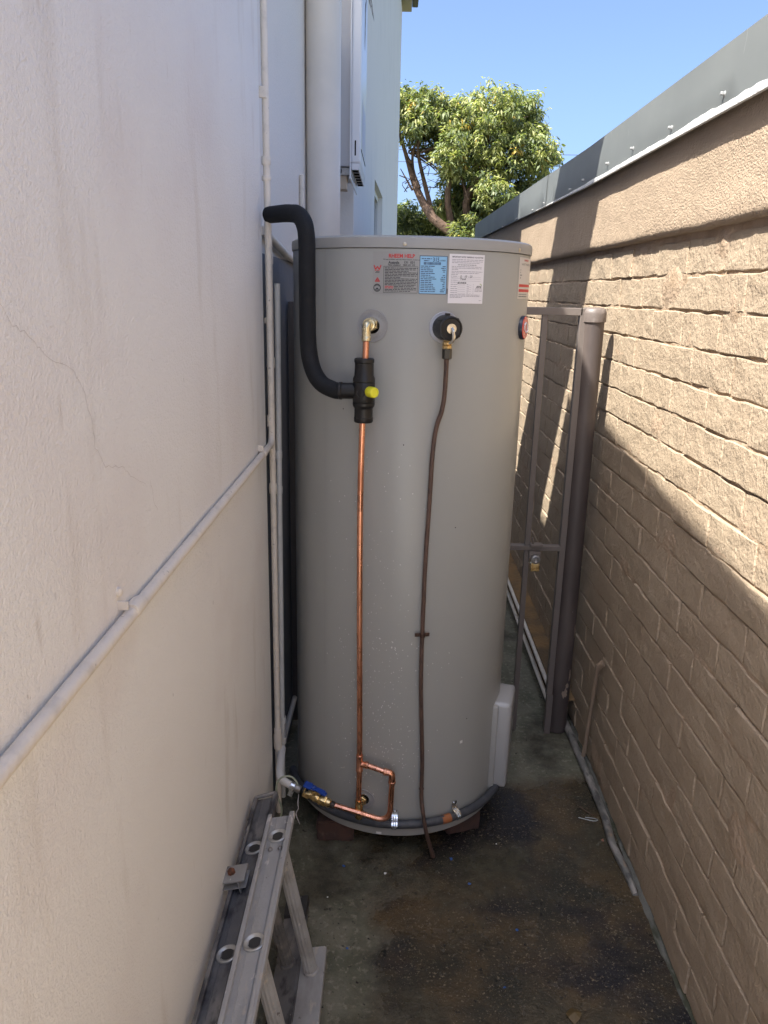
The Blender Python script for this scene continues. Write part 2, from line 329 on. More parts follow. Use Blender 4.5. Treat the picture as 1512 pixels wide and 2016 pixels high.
# ------------------------------------------------------------------ pipes on the house wall
def pipe(name,pts,r,mat,label,cat='pipe',n=14,parent=None,sm=0,wob=0):
    o=G().tube(pts,r,n,sm,True,wob).build(name,mat,parent,True)
    if parent is None: tag(o,label,cat)
    return o
def collar(par,p,ax,r,l,mat,nm='collar'):
    return G().lathe(V(p)-V(ax).normalized()*l/2,ax,[(r*.92,0),(r,l*.12),(r,l*.88),(r*.92,l)],16).build(nm,mat,par,True)
p1=thing('wall_pipe',(-.322,2.02,1.19),'cream pipe running level along the near white wall then turning up at its corner','pipe')
pipe('pipe_run',fillet([(-.3195,-1.5,1.195),(-.3195,2.022,1.19),(-.3215,2.024,3.05)],.035),.0085,creampipe,'',parent=p1,wob=.05)
collar(p1,(-.3195,.90,1.194),(0,1,0),.0108,.03,creampipe); collar(p1,(-.3195,1.88,1.191),(0,1,0),.0105,.025,creampipe); collar(p1,(-.3215,2.024,1.25),(0,0,1),.0105,.03,creampipe)
collar(p1,(-.3215,2.024,1.885),(0,0,1),.0115,.02,creampipe); collar(p1,(-.3215,2.024,1.845),(0,0,1),.0112,.012,creampipe)
br=G(); br.box(-.331,-.3175,.868,.872,1.203,1.214,.001); br.lathe((-.33,.871,1.226),(1,0,0),[(.006,0),(.006,.004),(.003,.006)],10); br.build('pipe_clip',creampipe,p1)
G().box(-.334,-.316,2.008,2.018,2.02,2.045,.002).build('pipe_clip',creampipe,p1)
G().box(-.332,-.316,1.86,1.866,1.20,1.215,.001).build('pipe_clip',creampipe,p1)
p3=thing('wall_pipe',(-.322,2.05,0),'cream vertical pipe at the wall corner reaching the end of the black foam','pipe')
pipe('pipe_run',[(-.3225,2.046,.02),(-.3225,2.046,1.0),(-.322,2.046,1.74)],.0085,creampipe,'',parent=p3,wob=.04)
for z in (1.66,1.40,.30,1.06): collar(p3,(-.3225,2.046,z),(0,0,1),.0108,.028,creampipe)
collar(p3,(-.3225,2.046,.27),(0,0,1),.0125,.05,creampipe)
G().box(-.336,-.318,2.036,2.044,1.50,1.515,.002).build('pipe_clip',creampipe,p3)
p2=thing('wall_pipe',(-.307,2.07,0),'thin pale grey vertical pipe just right of the cream one, behind the ladder end','pipe')
pipe('pipe_run',[(-.312,2.066,.06),(-.309,2.068,1.0),(-.306,2.07,1.60)],.0078,greypipe,'',parent=p2)
for z in (1.15,1.05,.33,.26): collar(p2,(-.309,2.068,z),(0,0,1),.0096,.022,greypipe)
p4=pipe('wall_pipe',[(-.341,2.09,1.73),(-.341,2.4,1.70),(-.341,2.8,1.675),(-.341,4.9,1.60)],.011,creampipe,'white sloping pipe on the set back wall just behind the tank shoulder',n=12,sm=4)
p5=thing('wall_pipe',(-.339,3,.1),'low white pipe along the dark lower wall behind the tank foot','pipe')
pipe('pipe_run',[(-.338,2.2,.135),(-.338,2.73,.12),(-.338,4.9,.08)],.0095,creampipe,'',parent=p5,wob=.1)
p6=pipe('wall_pipe',[(-.345,2.97,.02),(-.345,2.97,1.98)],.009,creampipe,'slim cream vertical pipe beside the wide white pipe')
vp=thing('vent_pipe',(-.289,3.2,0),'wide off-white vertical pipe rising behind the tank','pipe')
G().lathe((-.2885,3.2,0),(0,0,1),[(.0655,0),(.0655,2.80)],40).build('pipe_shaft',ventpipe,vp,True)
G().lathe((-.2885,3.2,.4),(0,0,1),[(.066,0),(.070,.002),(.070,.07),(.066,.072)],40).build('collar',ventpipe,vp,True)
# ------------------------------------------------------------------ gas heater on the wall
ht=thing('gas_water_heater',(-.27,4.38,2.1),'white wall-mounted box heater with torn sticker above the tank','water heater')
hpaint=M('heater_grey_paint',(.40,.40,.42),.4); hwhite=M('heater_white_cover',(.66,.67,.70),.35,coat=.2)
G().box(-.352,-.240,4.205,4.845,2.19,3.60,.006).build('casing',hpaint,ht)
g=G(); g.box(-.2405,-.192,4.20,4.85,2.205,3.62,.010); hc=g.build('front_cover',hwhite,ht)
G().box(-.246,-.2395,4.188,4.862,2.13,3.62,.002).build('cover_flange',hwhite,ht)
g=G(); g.add([(-.238,4.205,2.206),(-.194,4.205,2.206),(-.194,4.845,2.206),(-.238,4.845,2.206),(-.236,4.205,2.175),(-.199,4.205,2.175),(-.199,4.845,2.175),(-.236,4.845,2.175)],[(0,1,5,4),(1,2,6,5),(2,3,7,6),(3,0,4,7),(4,5,6,7)]); g.build('lower_grille',hwhite,ht)
for k in range(6): G().box(-.232,-.204,4.225+k*.105,4.285+k*.105,2.172,2.1765).build('grille_slot',void,ht)
G().box(-.222,-.215,4.1985,4.2015,2.24,2.31,.002).build('side_slot',void,ht)
for a,b_ in ((4.26,4.36),(4.39,4.47),(4.50,4.60),(4.63,4.78)): G().box(-.1925,-.1905,a,b_,2.272,2.281).build('front_slot',void,ht)
torn=M('torn_sticker',(.20,.18,.16),.7,layers=[((.5,.48,.45),40,.5,.6,.9)])
def blob(cy,cz,ry,rz,x,n=14):
    v=[(x,cy,cz)]+[(x,cy+ry*math.cos(a)*random.uniform(.6,1.2),cz+rz*math.sin(a)*random.uniform(.6,1.2)) for a in np.linspace(0,2*math.pi,n,endpoint=False)]
    return v,[(0,i+1,(i+1)%n+1) for i in range(n)]
g=G(); g.add(*blob(4.55,2.93,.05,.12,-.1908)); g.add(*blob(4.62,3.08,.04,.06,-.1908)); g.build('torn_sticker',torn,ht)
G().add([(-.190,4.52,3.17),(-.190,4.57,3.20),(-.160,4.66,3.05),(-.150,4.70,2.98),(-.176,4.60,3.04)],[(0,1,2,4),(4,2,3)]).build('peeling_strip',torn,ht)
G().add([(-.1912,4.36,2.31),(-.1912,4.72,2.31),(-.1912,4.72,2.52),(-.1912,4.36,2.52)],[(0,1,2,3)]).build('data_sticker',M('faded_lilac_sticker',(.45,.46,.56),.4),ht)
G().box(-.345,-.262,4.23,4.33,2.085,2.155,.003).build('connection_box',M('tan_box',(.42,.35,.27),.6),ht)
g=G(); g.lathe((-.30,4.24,2.17),(0,-1,0),[(.014,0),(.014,.02)],12); g.box(-.34,-.235,4.22,4.5,2.150,2.188,.003); g.lathe((-.325,4.28,2.05),(0,0,1),[(.018,0),(.018,.04)],10); g.build('pipe_unions',steel,ht)
pipe('gas_line',[(-.318,4.3,2.06),(-.325,4.28,1.8),(-.333,4.26,1.2)],.006,steel,'',parent=ht)

# ------------------------------------------------------------------ brick wall
bw=thing('brick_wall',(.84,2,0),'tan painted brick boundary wall on the right, capped with grey metal','wall')
YA,YB=-5.,7.05; P=.0857
mv=[];mf=[]; ny,nz_=700,58
for j in range(ny+1):
    y=-1+(j/ny)*(YB+1)
    for i in range(nz_+1):
        z=i/nz_*1.75
        mv.append((.7268-.0135*max(0,noise.noise(V((y*5,z*12,3)))-.02+.35*noise.noise(V((y*22,z*30,8))))+.0018*noise.noise(V((y*60,z*60,7))),y,z))
for j in range(ny):
    for i in range(nz_): a=j*(nz_+1)+i; mf.append((a,a+nz_+1,a+nz_+2,a+1))
stuff(mesh('mortar',mv,mf,tanmortar,bw,True))
G().box(.735,.95,YA,YB,0,2.0).build('wall_core',tanmortar,bw)
def brick_geo(L_,H_,seed):
    """front face towards -x with ragged outline and a soft arris; local: y 0..L, z 0..H, front at x=0"""
    rd=random.Random(seed); n=5; out=[]
    for k in range(n): out.append((L_*k/n,0))
    out.append((L_,0)); out.append((L_,H_/2)); 
    for k in range(n): out.append((L_*(1-k/n),H_))
    out.append((0,H_)); out.append((0,H_/2))
    N=len(out); v=[]; cy,cz=L_/2,H_/2
    j=[(rd.uniform(-.0022,.0022),rd.uniform(-.0028,.0028)) for _ in range(N)]
    tilt=(rd.uniform(-.008,.008),rd.uniform(-.025,.012))
    for ring,(x,ins) in enumerate(((.014,-.0012),(.0016,0),(0,.0022))):
        for i,(y,z) in enumerate(out):
            yy=y+j[i][0]; zz=z+j[i][1]; yy+= ins*(1 if y<cy else -1)*(1 if abs(y-cy)>L_*.4 else 0); zz+=ins*(1 if z<cz else -1)*(1 if abs(z-cz)>H_*.3 else 0)
            v.append((x+(tilt[0]*(yy-cy)+tilt[1]*(zz-cz) if ring else 0)+(rd.uniform(-.0012,.0012) if ring==2 else 0),yy,zz))
    v.append((rd.uniform(-.0015,.001),cy,cz)); f=[]
    for r in range(2):
        for i in range(N): f.append((r*N+i,r*N+(i+1)%N,(r+1)*N+(i+1)%N,(r+1)*N+i))
    for i in range(N): f.append((2*N+i,2*N+(i+1)%N,3*N))
    f=[tuple(reversed(q_)) for q_ in f]
    return v,f
brickmesh=[]
for k in range(14):
    v,f=brick_geo(.2250,.0790,k); me=bpy.data.meshes.new('brick'); me.from_pydata(v,[],f); me.materials.append(tan); me.update(); brickmesh.append((me,v,f))
cand=[]
for row in range(20):
    z=.014+row*P+.003+ (.0 if row else 0)
    ph=(.114 if row%2==0 else 0)+random.uniform(-.012,.012)
    y=-1.0+ph
    while y<YB-.23:
        cand.append((y,z,row)); y+=.2315+random.uniform(-.0025,.0025)
def vis(c): return 1.22-.02*c[2]<=c[0]+.22 and c[0]<4.25
near=[c for c in cand if vis(c)]; near.sort(key=lambda c:c[0]); near=near[:300]; ns=set(id(c) for c in near)
far=G()
for c in cand:
    me,v,f=random.choice(brickmesh); xo=.7200+random.uniform(-.0022,.0028)
    if id(c) in ns:
        o=bpy.data.objects.new('brick',me); C.objects.link(o); o.parent=bw; o.location=(xo-.84,c[0]-2,c[1]); WL[o]=np.array((xo,c[0],c[1]))
        o.rotation_euler=(random.uniform(-.004,.004),0,0)
    else: far.add([(xo+p[0],c[0]+p[1],c[1]+p[2]) for p in v],f)
stuff(far.build('brickwork',tan,bw))
# rendered band
bv=[];bf=[]; ny,nzb=900,16
for j in range(ny+1):
    y=-1+(j/ny)*(YB+1)
    for i in range(nzb+1):
        t=i/nzb; z=1.742+.004*noise.noise(V((y*7,0,1)))+.0025*noise.noise(V((y*40,0,1)))+t*.27
        x=.7005+.003*noise.noise(V((y*5,z*9,2)))+.0012*noise.noise(V((y*45,z*45,2)))-.004*math.exp(-((z-1.90)/.035)**2)*max(0,noise.noise(V((y*3.3,0,9))))
        if i==0: x+=.003
        bv.append((x,y,z))
for j in range(ny):
    for i in range(nzb): a=j*(nzb+1)+i; bf.append((a,a+nzb+1,a+nzb+2,a+1))
k=len(bv)
for j in range(ny+1): p=bv[j*(nzb+1)]; bv.append((.745,p[1],p[2]-.001))
for j in range(ny): bf.append((j*(nzb+1),k+j,k+j+1,(j+1)*(nzb+1)))
mesh('rendered_band',bv,bf,tanband,bw,True)
G().box(.735,.95,YA,YB,2.0,2.06).build('wall_top',tanband,bw)
# coping sheets
def copz(y): return 2.096+(.0 if y<3 else .0165*(y-3))
def sheet(y0,y1,off):
    v=[];f=[]; n=max(8,int((y1-y0)*14)); prof=[(.682,-.128),(.6765,-.134),(.675,-.131),(.6755,-.06),(.6765,0),(.97,.006),(.97,-.10)]
    for j in range(n+1):
        y=y0+(y1-y0)*j/n; zt=copz(y); lo=(copz(y)-.131)
        for i,(x,dz) in enumerate(prof):
            w_=.0022*noise.noise(V((y*2.2,i*.7,5)))
            v.append((x-off+(w_ if i in(2,3) else 0),y,zt+dz+(.0015*noise.noise(V((y*3,0,3))) if i<3 else 0)))
    m_=len(prof)
    for j in range(n):
        for i in range(m_-1): a=j*m_+i; f.append((a,a+m_,a+m_+1,a+1))
    return mesh('coping_sheet',v,f,coping,bw,True,30)
sheet(-1.,1.9,0); sheet(1.88,3.775,.0); sheet(3.755,YB,.0022)
v=[];f=[]; n=330
for j in range(n+1):
    y=-.5+(4.0+.5)*j/n; zt=copz(y)-.133; amp=.35+.65*max(0,min(1,(2.9-y)/1.5)); h=(.008+.012*amp*(.6+noise.noise(V((y*5,0,4)))+.35*noise.noise(V((y*30,0,4)))))
    h=max(.0025,h)*(1 if y<3 else max(.25,1-(y-3)))
    for i,(x,z) in enumerate(((.6795,-.0015),(.6725,-.001),(.6715,h*.5),(.6728,h),(.6765,h+.0005))): v.append((x,y,zt+z))
for j in range(n):
    for i in range(4): a=j*5+i; f.append((a,a+5,a+6,a+1))
mesh('sealant_bead',v,f,sealant,bw,True,50)
for (y,z) in ((1.789,1.997),(2.108,1.992),(2.43,1.998),(2.701,1.998),(3.031,1.992),(3.244,1.985),(3.787,1.992),(4.094,1.992),(4.619,1.998),(1.46,1.996),(5.2,2.0),(5.8,2.01)):
    g=G(); g.lathe((.677,y,z),(-1,0,0),[(.0060,0),(.0062,.002),(.0045,.0035)],10); g.lathe((.677,y,z),(-1,0,.1),[(.0036,.003),(.0040,.009),(.003,.011)],6); g.build('screw',M('weathered_screw',(.36,.36,.35),.5,.4),bw,True,30)
# plinth beyond gate
g=G(); pv=[];pf=[]
for j in range(61):
    y=2.62+j/60*4.4; 
    for (x,z) in ((.655,0),(.652+.006*noise.noise(V((y*6,0,0))),.05),(.655,.105),(.735,.112)): pv.append((x+.003*noise.noise(V((y*20,z*30,0))),y,z))
for j in range(60):
    for i in range(3): a=j*4+i; pf.append((a,a+4,a+5,a+1))
mesh('plinth',pv,pf,ochre,bw,True,50)
# grey mortar fillet where the slab meets the wall
fil=M('weathered_fillet',(.14,.14,.12),.8,layers=[((.05,.055,.03),(30,8,30),.45,.6,.9),((.24,.235,.21),(50,16,50),.55,.7,.7)],bump=[(90,.004,4)])
v=[];f=[]
for j in range(161):
    y=.6+j/160*2.05; a=.007+.008*abs(noise.noise(V((y*6,1,0))))+.004*noise.noise(V((y*25,1,0)))
    for (x,z) in ((.7235-a*1.6,-.004),(.722-a*.7,a*.55),(.727,a*1.1)): v.append((x,y,z))
for j in range(160):
    for i in range(2): b_=j*3+i; f.append((b_,b_+3,b_+4,b_+1))
mesh('mortar_fillet',v,f,fil,bw,True)
structure(G().box(-4,3,13.6,13.8,0,1.7).build('rear_boundary',stucco2)) if False else None

# ------------------------------------------------------------------ gate and drainpipe
gt=thing('metal_gate',(.13,2.575,0),'brown painted metal bar gate behind the tank, between house and brick wall','gate')
G().box(-.34,.605,2.562,2.588,1.525,1.549,.002).build('top_rail',gatem,gt)
G().box(-.34,.600,2.560,2.590,.725,.742,.002).build('middle_rail',gatem,gt)
G().box(.597,.618,2.562,2.588,.161,1.549,.002).build('stile',gatem,gt)
G().box(-.345,-.318,2.560,2.590,.03,1.549,.002).build('stile',gatem,gt)
for x in (.485,.365,.245,.125,.005,-.115,-.235): G().box(x-.009,x+.009,2.566,2.584,.012,1.526,.001).build('bar',gatem,gt)
G().lathe((.612,2.575,.10),(0,0,1),[(.006,-.09),(.006,.095)],10).build('drop_bolt',steel,gt,True)
G().box(.600,.622,2.562,2.588,.0,.16,.002).build('post_foot',gatem,gt)
g=G(); g.box(.492,.535,2.545,2.575,.742,.752,.002); g.tube([(.503,2.556,.745),(.501,2.556,.76),(.498,2.556,.775)],.0035,8); g.box(.490,.530,2.548,2.566,.700,.726,.002); g.build('latch',gatem,gt,True,30)
pl=thing('padlock',(.512,2.55,.655),'small brass padlock with dark body hanging under the gate latch','padlock')
g=G(); g.lathe((.512,2.552,.700),(0,-1,0),[(.016,0),(.016,.016),(.010,.018),(.006,.014)],20); g.build('lock_barrel',steel,pl,True)
g=G(); g.box(.497,.528,2.540,2.562,.655,.684,.003); g.build('lock_body',brass,pl)
dp=thing('drainpipe',(.655,2.6,0),'dark brown painted drainpipe with chipped paint against the brick wall','drainpipe')
G().lathe((.6535,2.60,0.002),(-.006,-.012,1),[(.0365,0),(.0365,1.53)],40).build('pipe_shaft',drainm,dp,True)
G().lathe((.6535-.009,2.60-.018,1.505),(-.006,-.012,1),[(.037,0),(.041,.002),(.041,.028),(.038,.040),(.030,.046),(0,.047)],40).build('cap',M('brown_cap',(.13,.105,.092),.5,layers=[((.2,.17,.15),40,.5,.7,.6)]),dp,True)
def cyl_patch(cx,cy,r,th0,z0,w_,h,n=12,seed=0):
    rd=random.Random(seed); pts=[(th0,z0)]+[(th0+w_*math.cos(a)*rd.uniform(.5,1.2)/r,z0+h*math.sin(a)*rd.uniform(.5,1.2)) for a in np.linspace(0,2*math.pi,n,endpoint=False)]
    return [(cx+r*math.sin(t),cy-r*math.cos(t),z) for t,z in pts],[(0,i+1,(i+1)%n+1) for i in range(n)]
for s_,(t,z,w_,h) in enumerate(((.9,.42,.006,.028),(.3,.17,.012,.022),(.75,.24,.006,.03),(.95,.10,.004,.012),(.5,.2,.01,.012))): G().add(*cyl_patch(.653,2.598,.0372,t,z,w_,h,12,s_)).build('paint_chip',chip,dp)
for z in (.35,1.1): pass
# pipes low on the brick wall
pipe('stub_pipe',[(.716,2.31,.425),(.706,2.315,.415),(.704,2.33,.39),(.703,2.38,.03)],[.012,.011,.0075,.0075],M('tan_pipe_paint',(.30,.22,.155),.6,bump=[(120,.002,3)]),'thin tan painted pipe stub leaning on the brick wall near the drainpipe','pipe',n=12,wob=.1)
gp=pipe('ground_pipe',[(.690,2.72,.016),(.694,2.40,.015),(.700,2.1,.014),(.690,1.96,.013),(.700,1.84,.008),(.704,1.76,.0)],[.0125,.0125,.012,.0115,.011,.008],mottle,'mottled grey pipe lying on the slab along the foot of the brick wall','pipe',n=12,sm=5,wob=.25)
pipe('cable_conduit',[(.634,2.62,.125),(.634,4.5,.13),(.634,6.9,.13)],.0085,creampipe,'upper of two pale conduits low on the wall beyond the gate','conduit')
pipe('cable_conduit',[(.634,2.62,.065),(.634,4.5,.07),(.634,6.9,.07)],.0085,creampipe,'lower of two pale conduits low on the wall beyond the gate','conduit')

# ------------------------------------------------------------------ storage tank
TX,TY,R=.041,2.207,.32
def cp(th,z,r=R): t=math.radians(th); return V((TX+r*math.sin(t),TY-r*math.cos(t),z))
def out(th): t=math.radians(th); return V((math.sin(t),-math.cos(t),0))
def tang(th): t=math.radians(th); return V((math.cos(t),math.sin(t),0))
tk=thing('storage_water_heater',(TX,TY,.07),'tall warm grey cylindrical hot water tank standing on bricks','water heater')
g=G(); zs=[.098,.10]+list(np.linspace(.12,1.67,24))+[1.683]
g.lathe((TX,TY,0),(0,0,1),[(R-.004,.098)]+[(R,z) for z in zs[1:]]+[(R-.003,1.6835)],160).build('tank_shell',tankpaint,tk,True,30)
lid=G().lathe((TX,TY,0),(0,0,1),[(R-.002,1.6845),(R+.003,1.685),(R+.0035,1.70),(R+.0025,1.708),(R-.004,1.7125),(R-.02,1.7135),(0,1.72)],160).build('lid',lidpaint,tk,True,35)
G().lathe((TX,TY,0),(0,0,1),[(R-.02,.070),(R+.001,.0705),(R+.003,.073),(R+.003,.096),(R-.006,.0975)],160).build('base_pan',lidpaint,tk,True,35)
for th in (-3.9,55.,-62,115): g=G().lathe(cp(th,1.693,R+.002),out(th),[(.0045,0),(.0045,.002),(.002,.0035)],12); g.build('screw',screwm,lid,True)
sm=G(); sm.add([cp(-42,.10,R+.0012),cp(-41.7,.10,R+.0012),cp(-41.7,1.683,R+.0012),cp(-42,1.683,R+.0012)],[(0,1,2,3)]); sm.build('body_seam',lidpaint,tk)
def patch(th0,th1,z0,z1,r,n=10,skew=0):
    v=[];f=[]
    for i in range(n+1):
        th=th0+(th1-th0)*i/n; v+=[tuple(cp(th,z0+skew*i/n,r)),tuple(cp(th,z1+skew*i/n,r))]
    for i in range(n): f.append((2*i,2*i+2,2*i+3,2*i+1))
    return v,f
def frame(g_,th0,th1,z0,z1,w_,r):
    d=math.degrees(w_/R)
    for a in ((th0,th1,z0,z0+w_),(th0,th1,z1-w_,z1),(th0,th0+d,z0+w_,z1-w_),(th1-d,th1,z0+w_,z1-w_)): g_.add(*patch(*a,r,8))
def textgeo(g_,s,th,z,width,height,r,off=.0,align='CENTER',slant=0):
    cu=bpy.data.curves.new('t','FONT'); cu.body=s; cu.size=1; cu.offset=off; cu.resolution_u=2; cu.shear=slant; o=bpy.data.objects.new('t',cu); C.objects.link(o)
    dg=bpy.context.evaluated_depsgraph_get(); me=bpy.data.meshes.new_from_object(o.evaluated_get(dg))
    vs_=[v.co.copy() for v in me.vertices]; fs_=[tuple(p.vertices) for p in me.polygons]
    bpy.data.objects.remove(o); bpy.data.curves.remove(cu); bpy.data.meshes.remove(me)
    if not vs_: return
    x0=min(v.x for v in vs_);x1=max(v.x for v in vs_);y0=min(v.y for v in vs_);y1=max(v.y for v in vs_)
    vv=[]
    for v in vs_:
        a=(v.x-x0)/(x1-x0)-(.5 if align=='CENTER' else 0); b_=(v.y-y0)/max(1e-6,y1-y0)-.5
        vv.append(tuple(cp(th+math.degrees(a*width/R),z+b_*height,r)))
    g_.add(vv,fs_)
def dashes(g_,th,z,width,h,r,rd,gap=.25,fill=1.):
    x=0; W=width*fill
    while x<W-.001:
        l=min(rd.uniform(.003,.011),W-x); g_.add(*patch(th+math.degrees(x/R),th+math.degrees((x+l)/R),z-h/2,z+h/2,r,1)); x+=l+rd.uniform(.0008,.0018)
deg=lambda s:math.degrees(s/R)
# help label (clear film print)
hl=G().add(*patch(-17.3,2.1,1.580,1.676,R+.0004,14)); hlab=hl.build('help_label',warnlab,tk,True)
rr=R+.0008
g=G(); textgeo(g,'RHEEM HELP',-5.0,1.6668,.061,.0088,rr,.028); g.build('heading_text',redink,hlab)
g=G(); textgeo(g,'For any problems with this Water Heater, contact us',-5.1,1.6583,.085,.0038,rr,.015)
textgeo(g,'Australia',-8.3,1.6520,.026,.0062,rr,.03); textgeo(g,'131  031',-.2+-1.6,1.6525,.024,.0055,rr,.03)
textgeo(g,'New Zealand',-8.1,1.6466,.029,.0040,rr,.02); textgeo(g,'0800 657 335',-1.9,1.6466,.028,.0040,rr,.02); g.build('contact_text',ink,hlab)
g=G(); frame(g,-12.6,1.9,1.5835,1.6435,.0008,rr)
rd=random.Random(3); ff=[1,.93,.72,1,1,.96,.5,.99,.95,.98,.95,.94,.86,.97,.97,.78,.8]
for k in range(16):
    z=1.6395-k*.00345
    if k in (12,13): dashes(g,-12.0+deg(.022),z,.054,.0016,rr,rd,fill=ff[k])
    else: dashes(g,-12.0,z,.0775,.0016,rr,rd,fill=ff[k])
g.build('warning_text',ink,hlab)
g=G(); dashes(g,-12.0,1.6395-12*.00345,.0205,.0017,rr,rd); dashes(g,-12.0,1.6395-13*.00345,.0205,.0017,rr,rd)
g.build('red_warning_text',redink,hlab)
g=G(); 
def poly(g_,pts,th,z,sc,r):
    g_.add([tuple(cp(th+deg(x*sc),z+y*sc,r)) for x,y in pts],[tuple(range(len(pts)))])
for a,b_ in (((-1,.6),(-.55,-.6)),((-.55,-.6),(0,.25)),((0,.25),(.55,-.6)),((.55,-.6),(1,.6))):
    dx,dy=b_[0]-a[0],b_[1]-a[1]; l=math.hypot(dx,dy); nx_,ny_=-dy/l*.14,dx/l*.14
    poly(g,[(a[0]-nx_,a[1]-ny_),(b_[0]-nx_,b_[1]-ny_),(b_[0]+nx_,b_[1]+ny_),(a[0]+nx_,a[1]+ny_)],-15.3,1.6405,.0085,rr)
dashes(g,-16.4,1.6335,.0125,.0012,rr,rd); 
for a,b_ in (((-1,-.75),(0,.8)),((0,.8),(1,-.75)),((1,-.75),(-1,-.75)),((-.45,-.45),(0,.3)),((0,.3),(.45,-.45)),((.45,-.45),(-.45,-.45))):
    dx,dy=b_[0]-a[0],b_[1]-a[1]; l=math.hypot(dx,dy); nx_,ny_=-dy/l*.12,dx/l*.12
    poly(g,[(a[0]-nx_,a[1]-ny_),(b_[0]-nx_,b_[1]-ny_),(b_[0]+nx_,b_[1]+ny_),(a[0]+nx_,a[1]+ny_)],-15.2,1.613,.0058,rr)
g.build('red_marks',redink,hlab)
g=G(); dashes(g,-15.9,1.6310,.0085,.0011,rr,rd); dashes(g,-16.2,1.6288,.0105,.0011,rr,rd)
def ring(g_,th,z,r0,r1,r,n=28,a0=0,a1=2*math.pi):
    v=[];f=[]
    for k in range(n+1):
        a=a0+(a1-a0)*k/n
        for q_ in (r0,r1): v.append(tuple(cp(th+deg(q_*math.cos(a)),z+q_*math.sin(a),r)))
    for k in range(n): f.append((2*k,2*k+1,2*k+3,2*k+2))
    g_.add(v,f)
ring(g,-15.3,1.5945,.0072,.0090,rr); ring(g,-15.3,1.5945,.0052,.0066,rr,20,.5,2.6); ring(g,-15.3,1.5945,.0048,.0062,rr,20,3.6,5.8)
poly(g,[(-.6,-.3),(-.2,-.55),(.3,-.5),(.65,-.15),(.35,.25),(0,.05),(-.35,.2)],-15.3,1.5935,.0048,rr)
g.build('round_black_marks',ink,hlab)
# blue data label
g=G(); g.add(*patch(2.5,14.3,1.5825,1.6685,R+.0007,12)); bl=g.build('data_label',bluelab,tk,True)
r2=R+.0011; g=G(); frame(g,2.5,14.3,1.5825,1.6685,.0012,r2)
textgeo(g,'315',9.4,1.6602,.0150,.0095,r2,.015); textgeo(g,'LITRES',12.3,1.6585,.0125,.0032,r2,.02)
dashes(g,3.3,1.6620,.024,.0018,r2,rd); dashes(g,4.3,1.6575,.012,.0018,r2,rd)
x=0
while x<.041:
    b_=rd.uniform(.0005,.0016); g.add(*patch(4.2+deg(x),4.2+deg(x+b_),1.6485,1.6545,r2,1)); x+=b_+rd.uniform(.0004,.0012)
for k in range(15):
    z=1.6452-k*.00405; dashes(g,3.1,z,rd.uniform(.018,.040),.0017,r2,rd)
    if rd.random()<.85: l=rd.uniform(.004,.012); dashes(g,13.6-deg(l),z,l,.0017,r2,rd)
g.build('data_text',M('navy_print',(.03,.06,.14),.5),bl)
G().add(*patch(14.55,14.85,1.584,1.596,R+.0007,1)).build('small_black_mark',ink,tk)
# white notice, slightly crooked
def pv(th0,th1,z0,z1,r,sk=.0): return patch(th0,th1,z0,z1,r,12,sk)
v,f=pv(15.1,32.0,1.5625,1.6745,R+.0010); v=[(p[0],p[1],p[2]) for p in v]; nt_=G().add(v,f).build('paper_notice',paper,tk,True)
r3=R+.0014; g=G(); textgeo(g,'IMPORTANT NOTE: TEMPERING VALVE FITTED',23.8,1.6680,.0830,.0034,r3,.03); textgeo(g,'THIS VALVE MUST NOT BE REMOVED',23.4,1.6505,.050,.0024,r3,.02)
g.build('heading_text',M('grey_print',(.13,.12,.14),.5),nt_)
g=G()
for z,l in ((1.662,.084),(1.6585,.082),(1.655,.074),(1.6465,.080),(1.643,.080),(1.6398,.016),(1.6355,.083),(1.632,.073)): dashes(g,16.3,z,l,.0011,r3,rd)
for k,z in enumerate((1.6285,1.6245,1.6205,1.6155,1.6110,1.6060,1.6012,1.5964,1.5916,1.5870)):
    dashes(g,16.1,z,.017,.0011,r3,rd)
    if k>0: g.add(*patch(19.3,(30.5 if k<4 else 22.8),z-.0014,z-.0010,r3,4))
    if k>4: dashes(g,23.6,z,.006,.0011,r3,rd); g.add(*patch(24.8,25.8,z-.0014,z-.0010,r3,1)); dashes(g,26.6,z,.002,.0011,r3,rd)
for z,l in ((1.5825,.080),(1.5795,.082),(1.5765,.031)): dashes(g,15.9,z,l,.0012,r3,rd)
dashes(g,27.8,1.5975,.020,.0009,r3,rd); dashes(g,27.6,1.5945,.021,.0011,r3,rd); dashes(g,27.6,1.5915,.021,.0011,r3,rd); dashes(g,30.0,1.570,.007,.0010,r3,rd)
g.build('form_text',M('pale_grey_print',(.30,.28,.32),.5),nt_)
g=G(); textgeo(g,'5    10  - 23',23.2,1.6245,.032,.0052,r3,.01,slant=.2); textgeo(g,'Tank',21.8,1.6188,.016,.0048,r3,.01,slant=.2); textgeo(g,'KHWA',21.2,1.6096,.023,.0052,r3,.015,slant=.3); g.build('handwriting',penink,nt_)
g=G(); textgeo(g,'AVG',29.6,1.6015,.016,.0052,r3,.04,slant=.2); g.build('logo_text',ink,nt_)
g=G(); ring(g,30.0,1.6015,.0062,.0076,r3,8,.4,1.5); g.build('logo_swoosh',greenink,nt_)
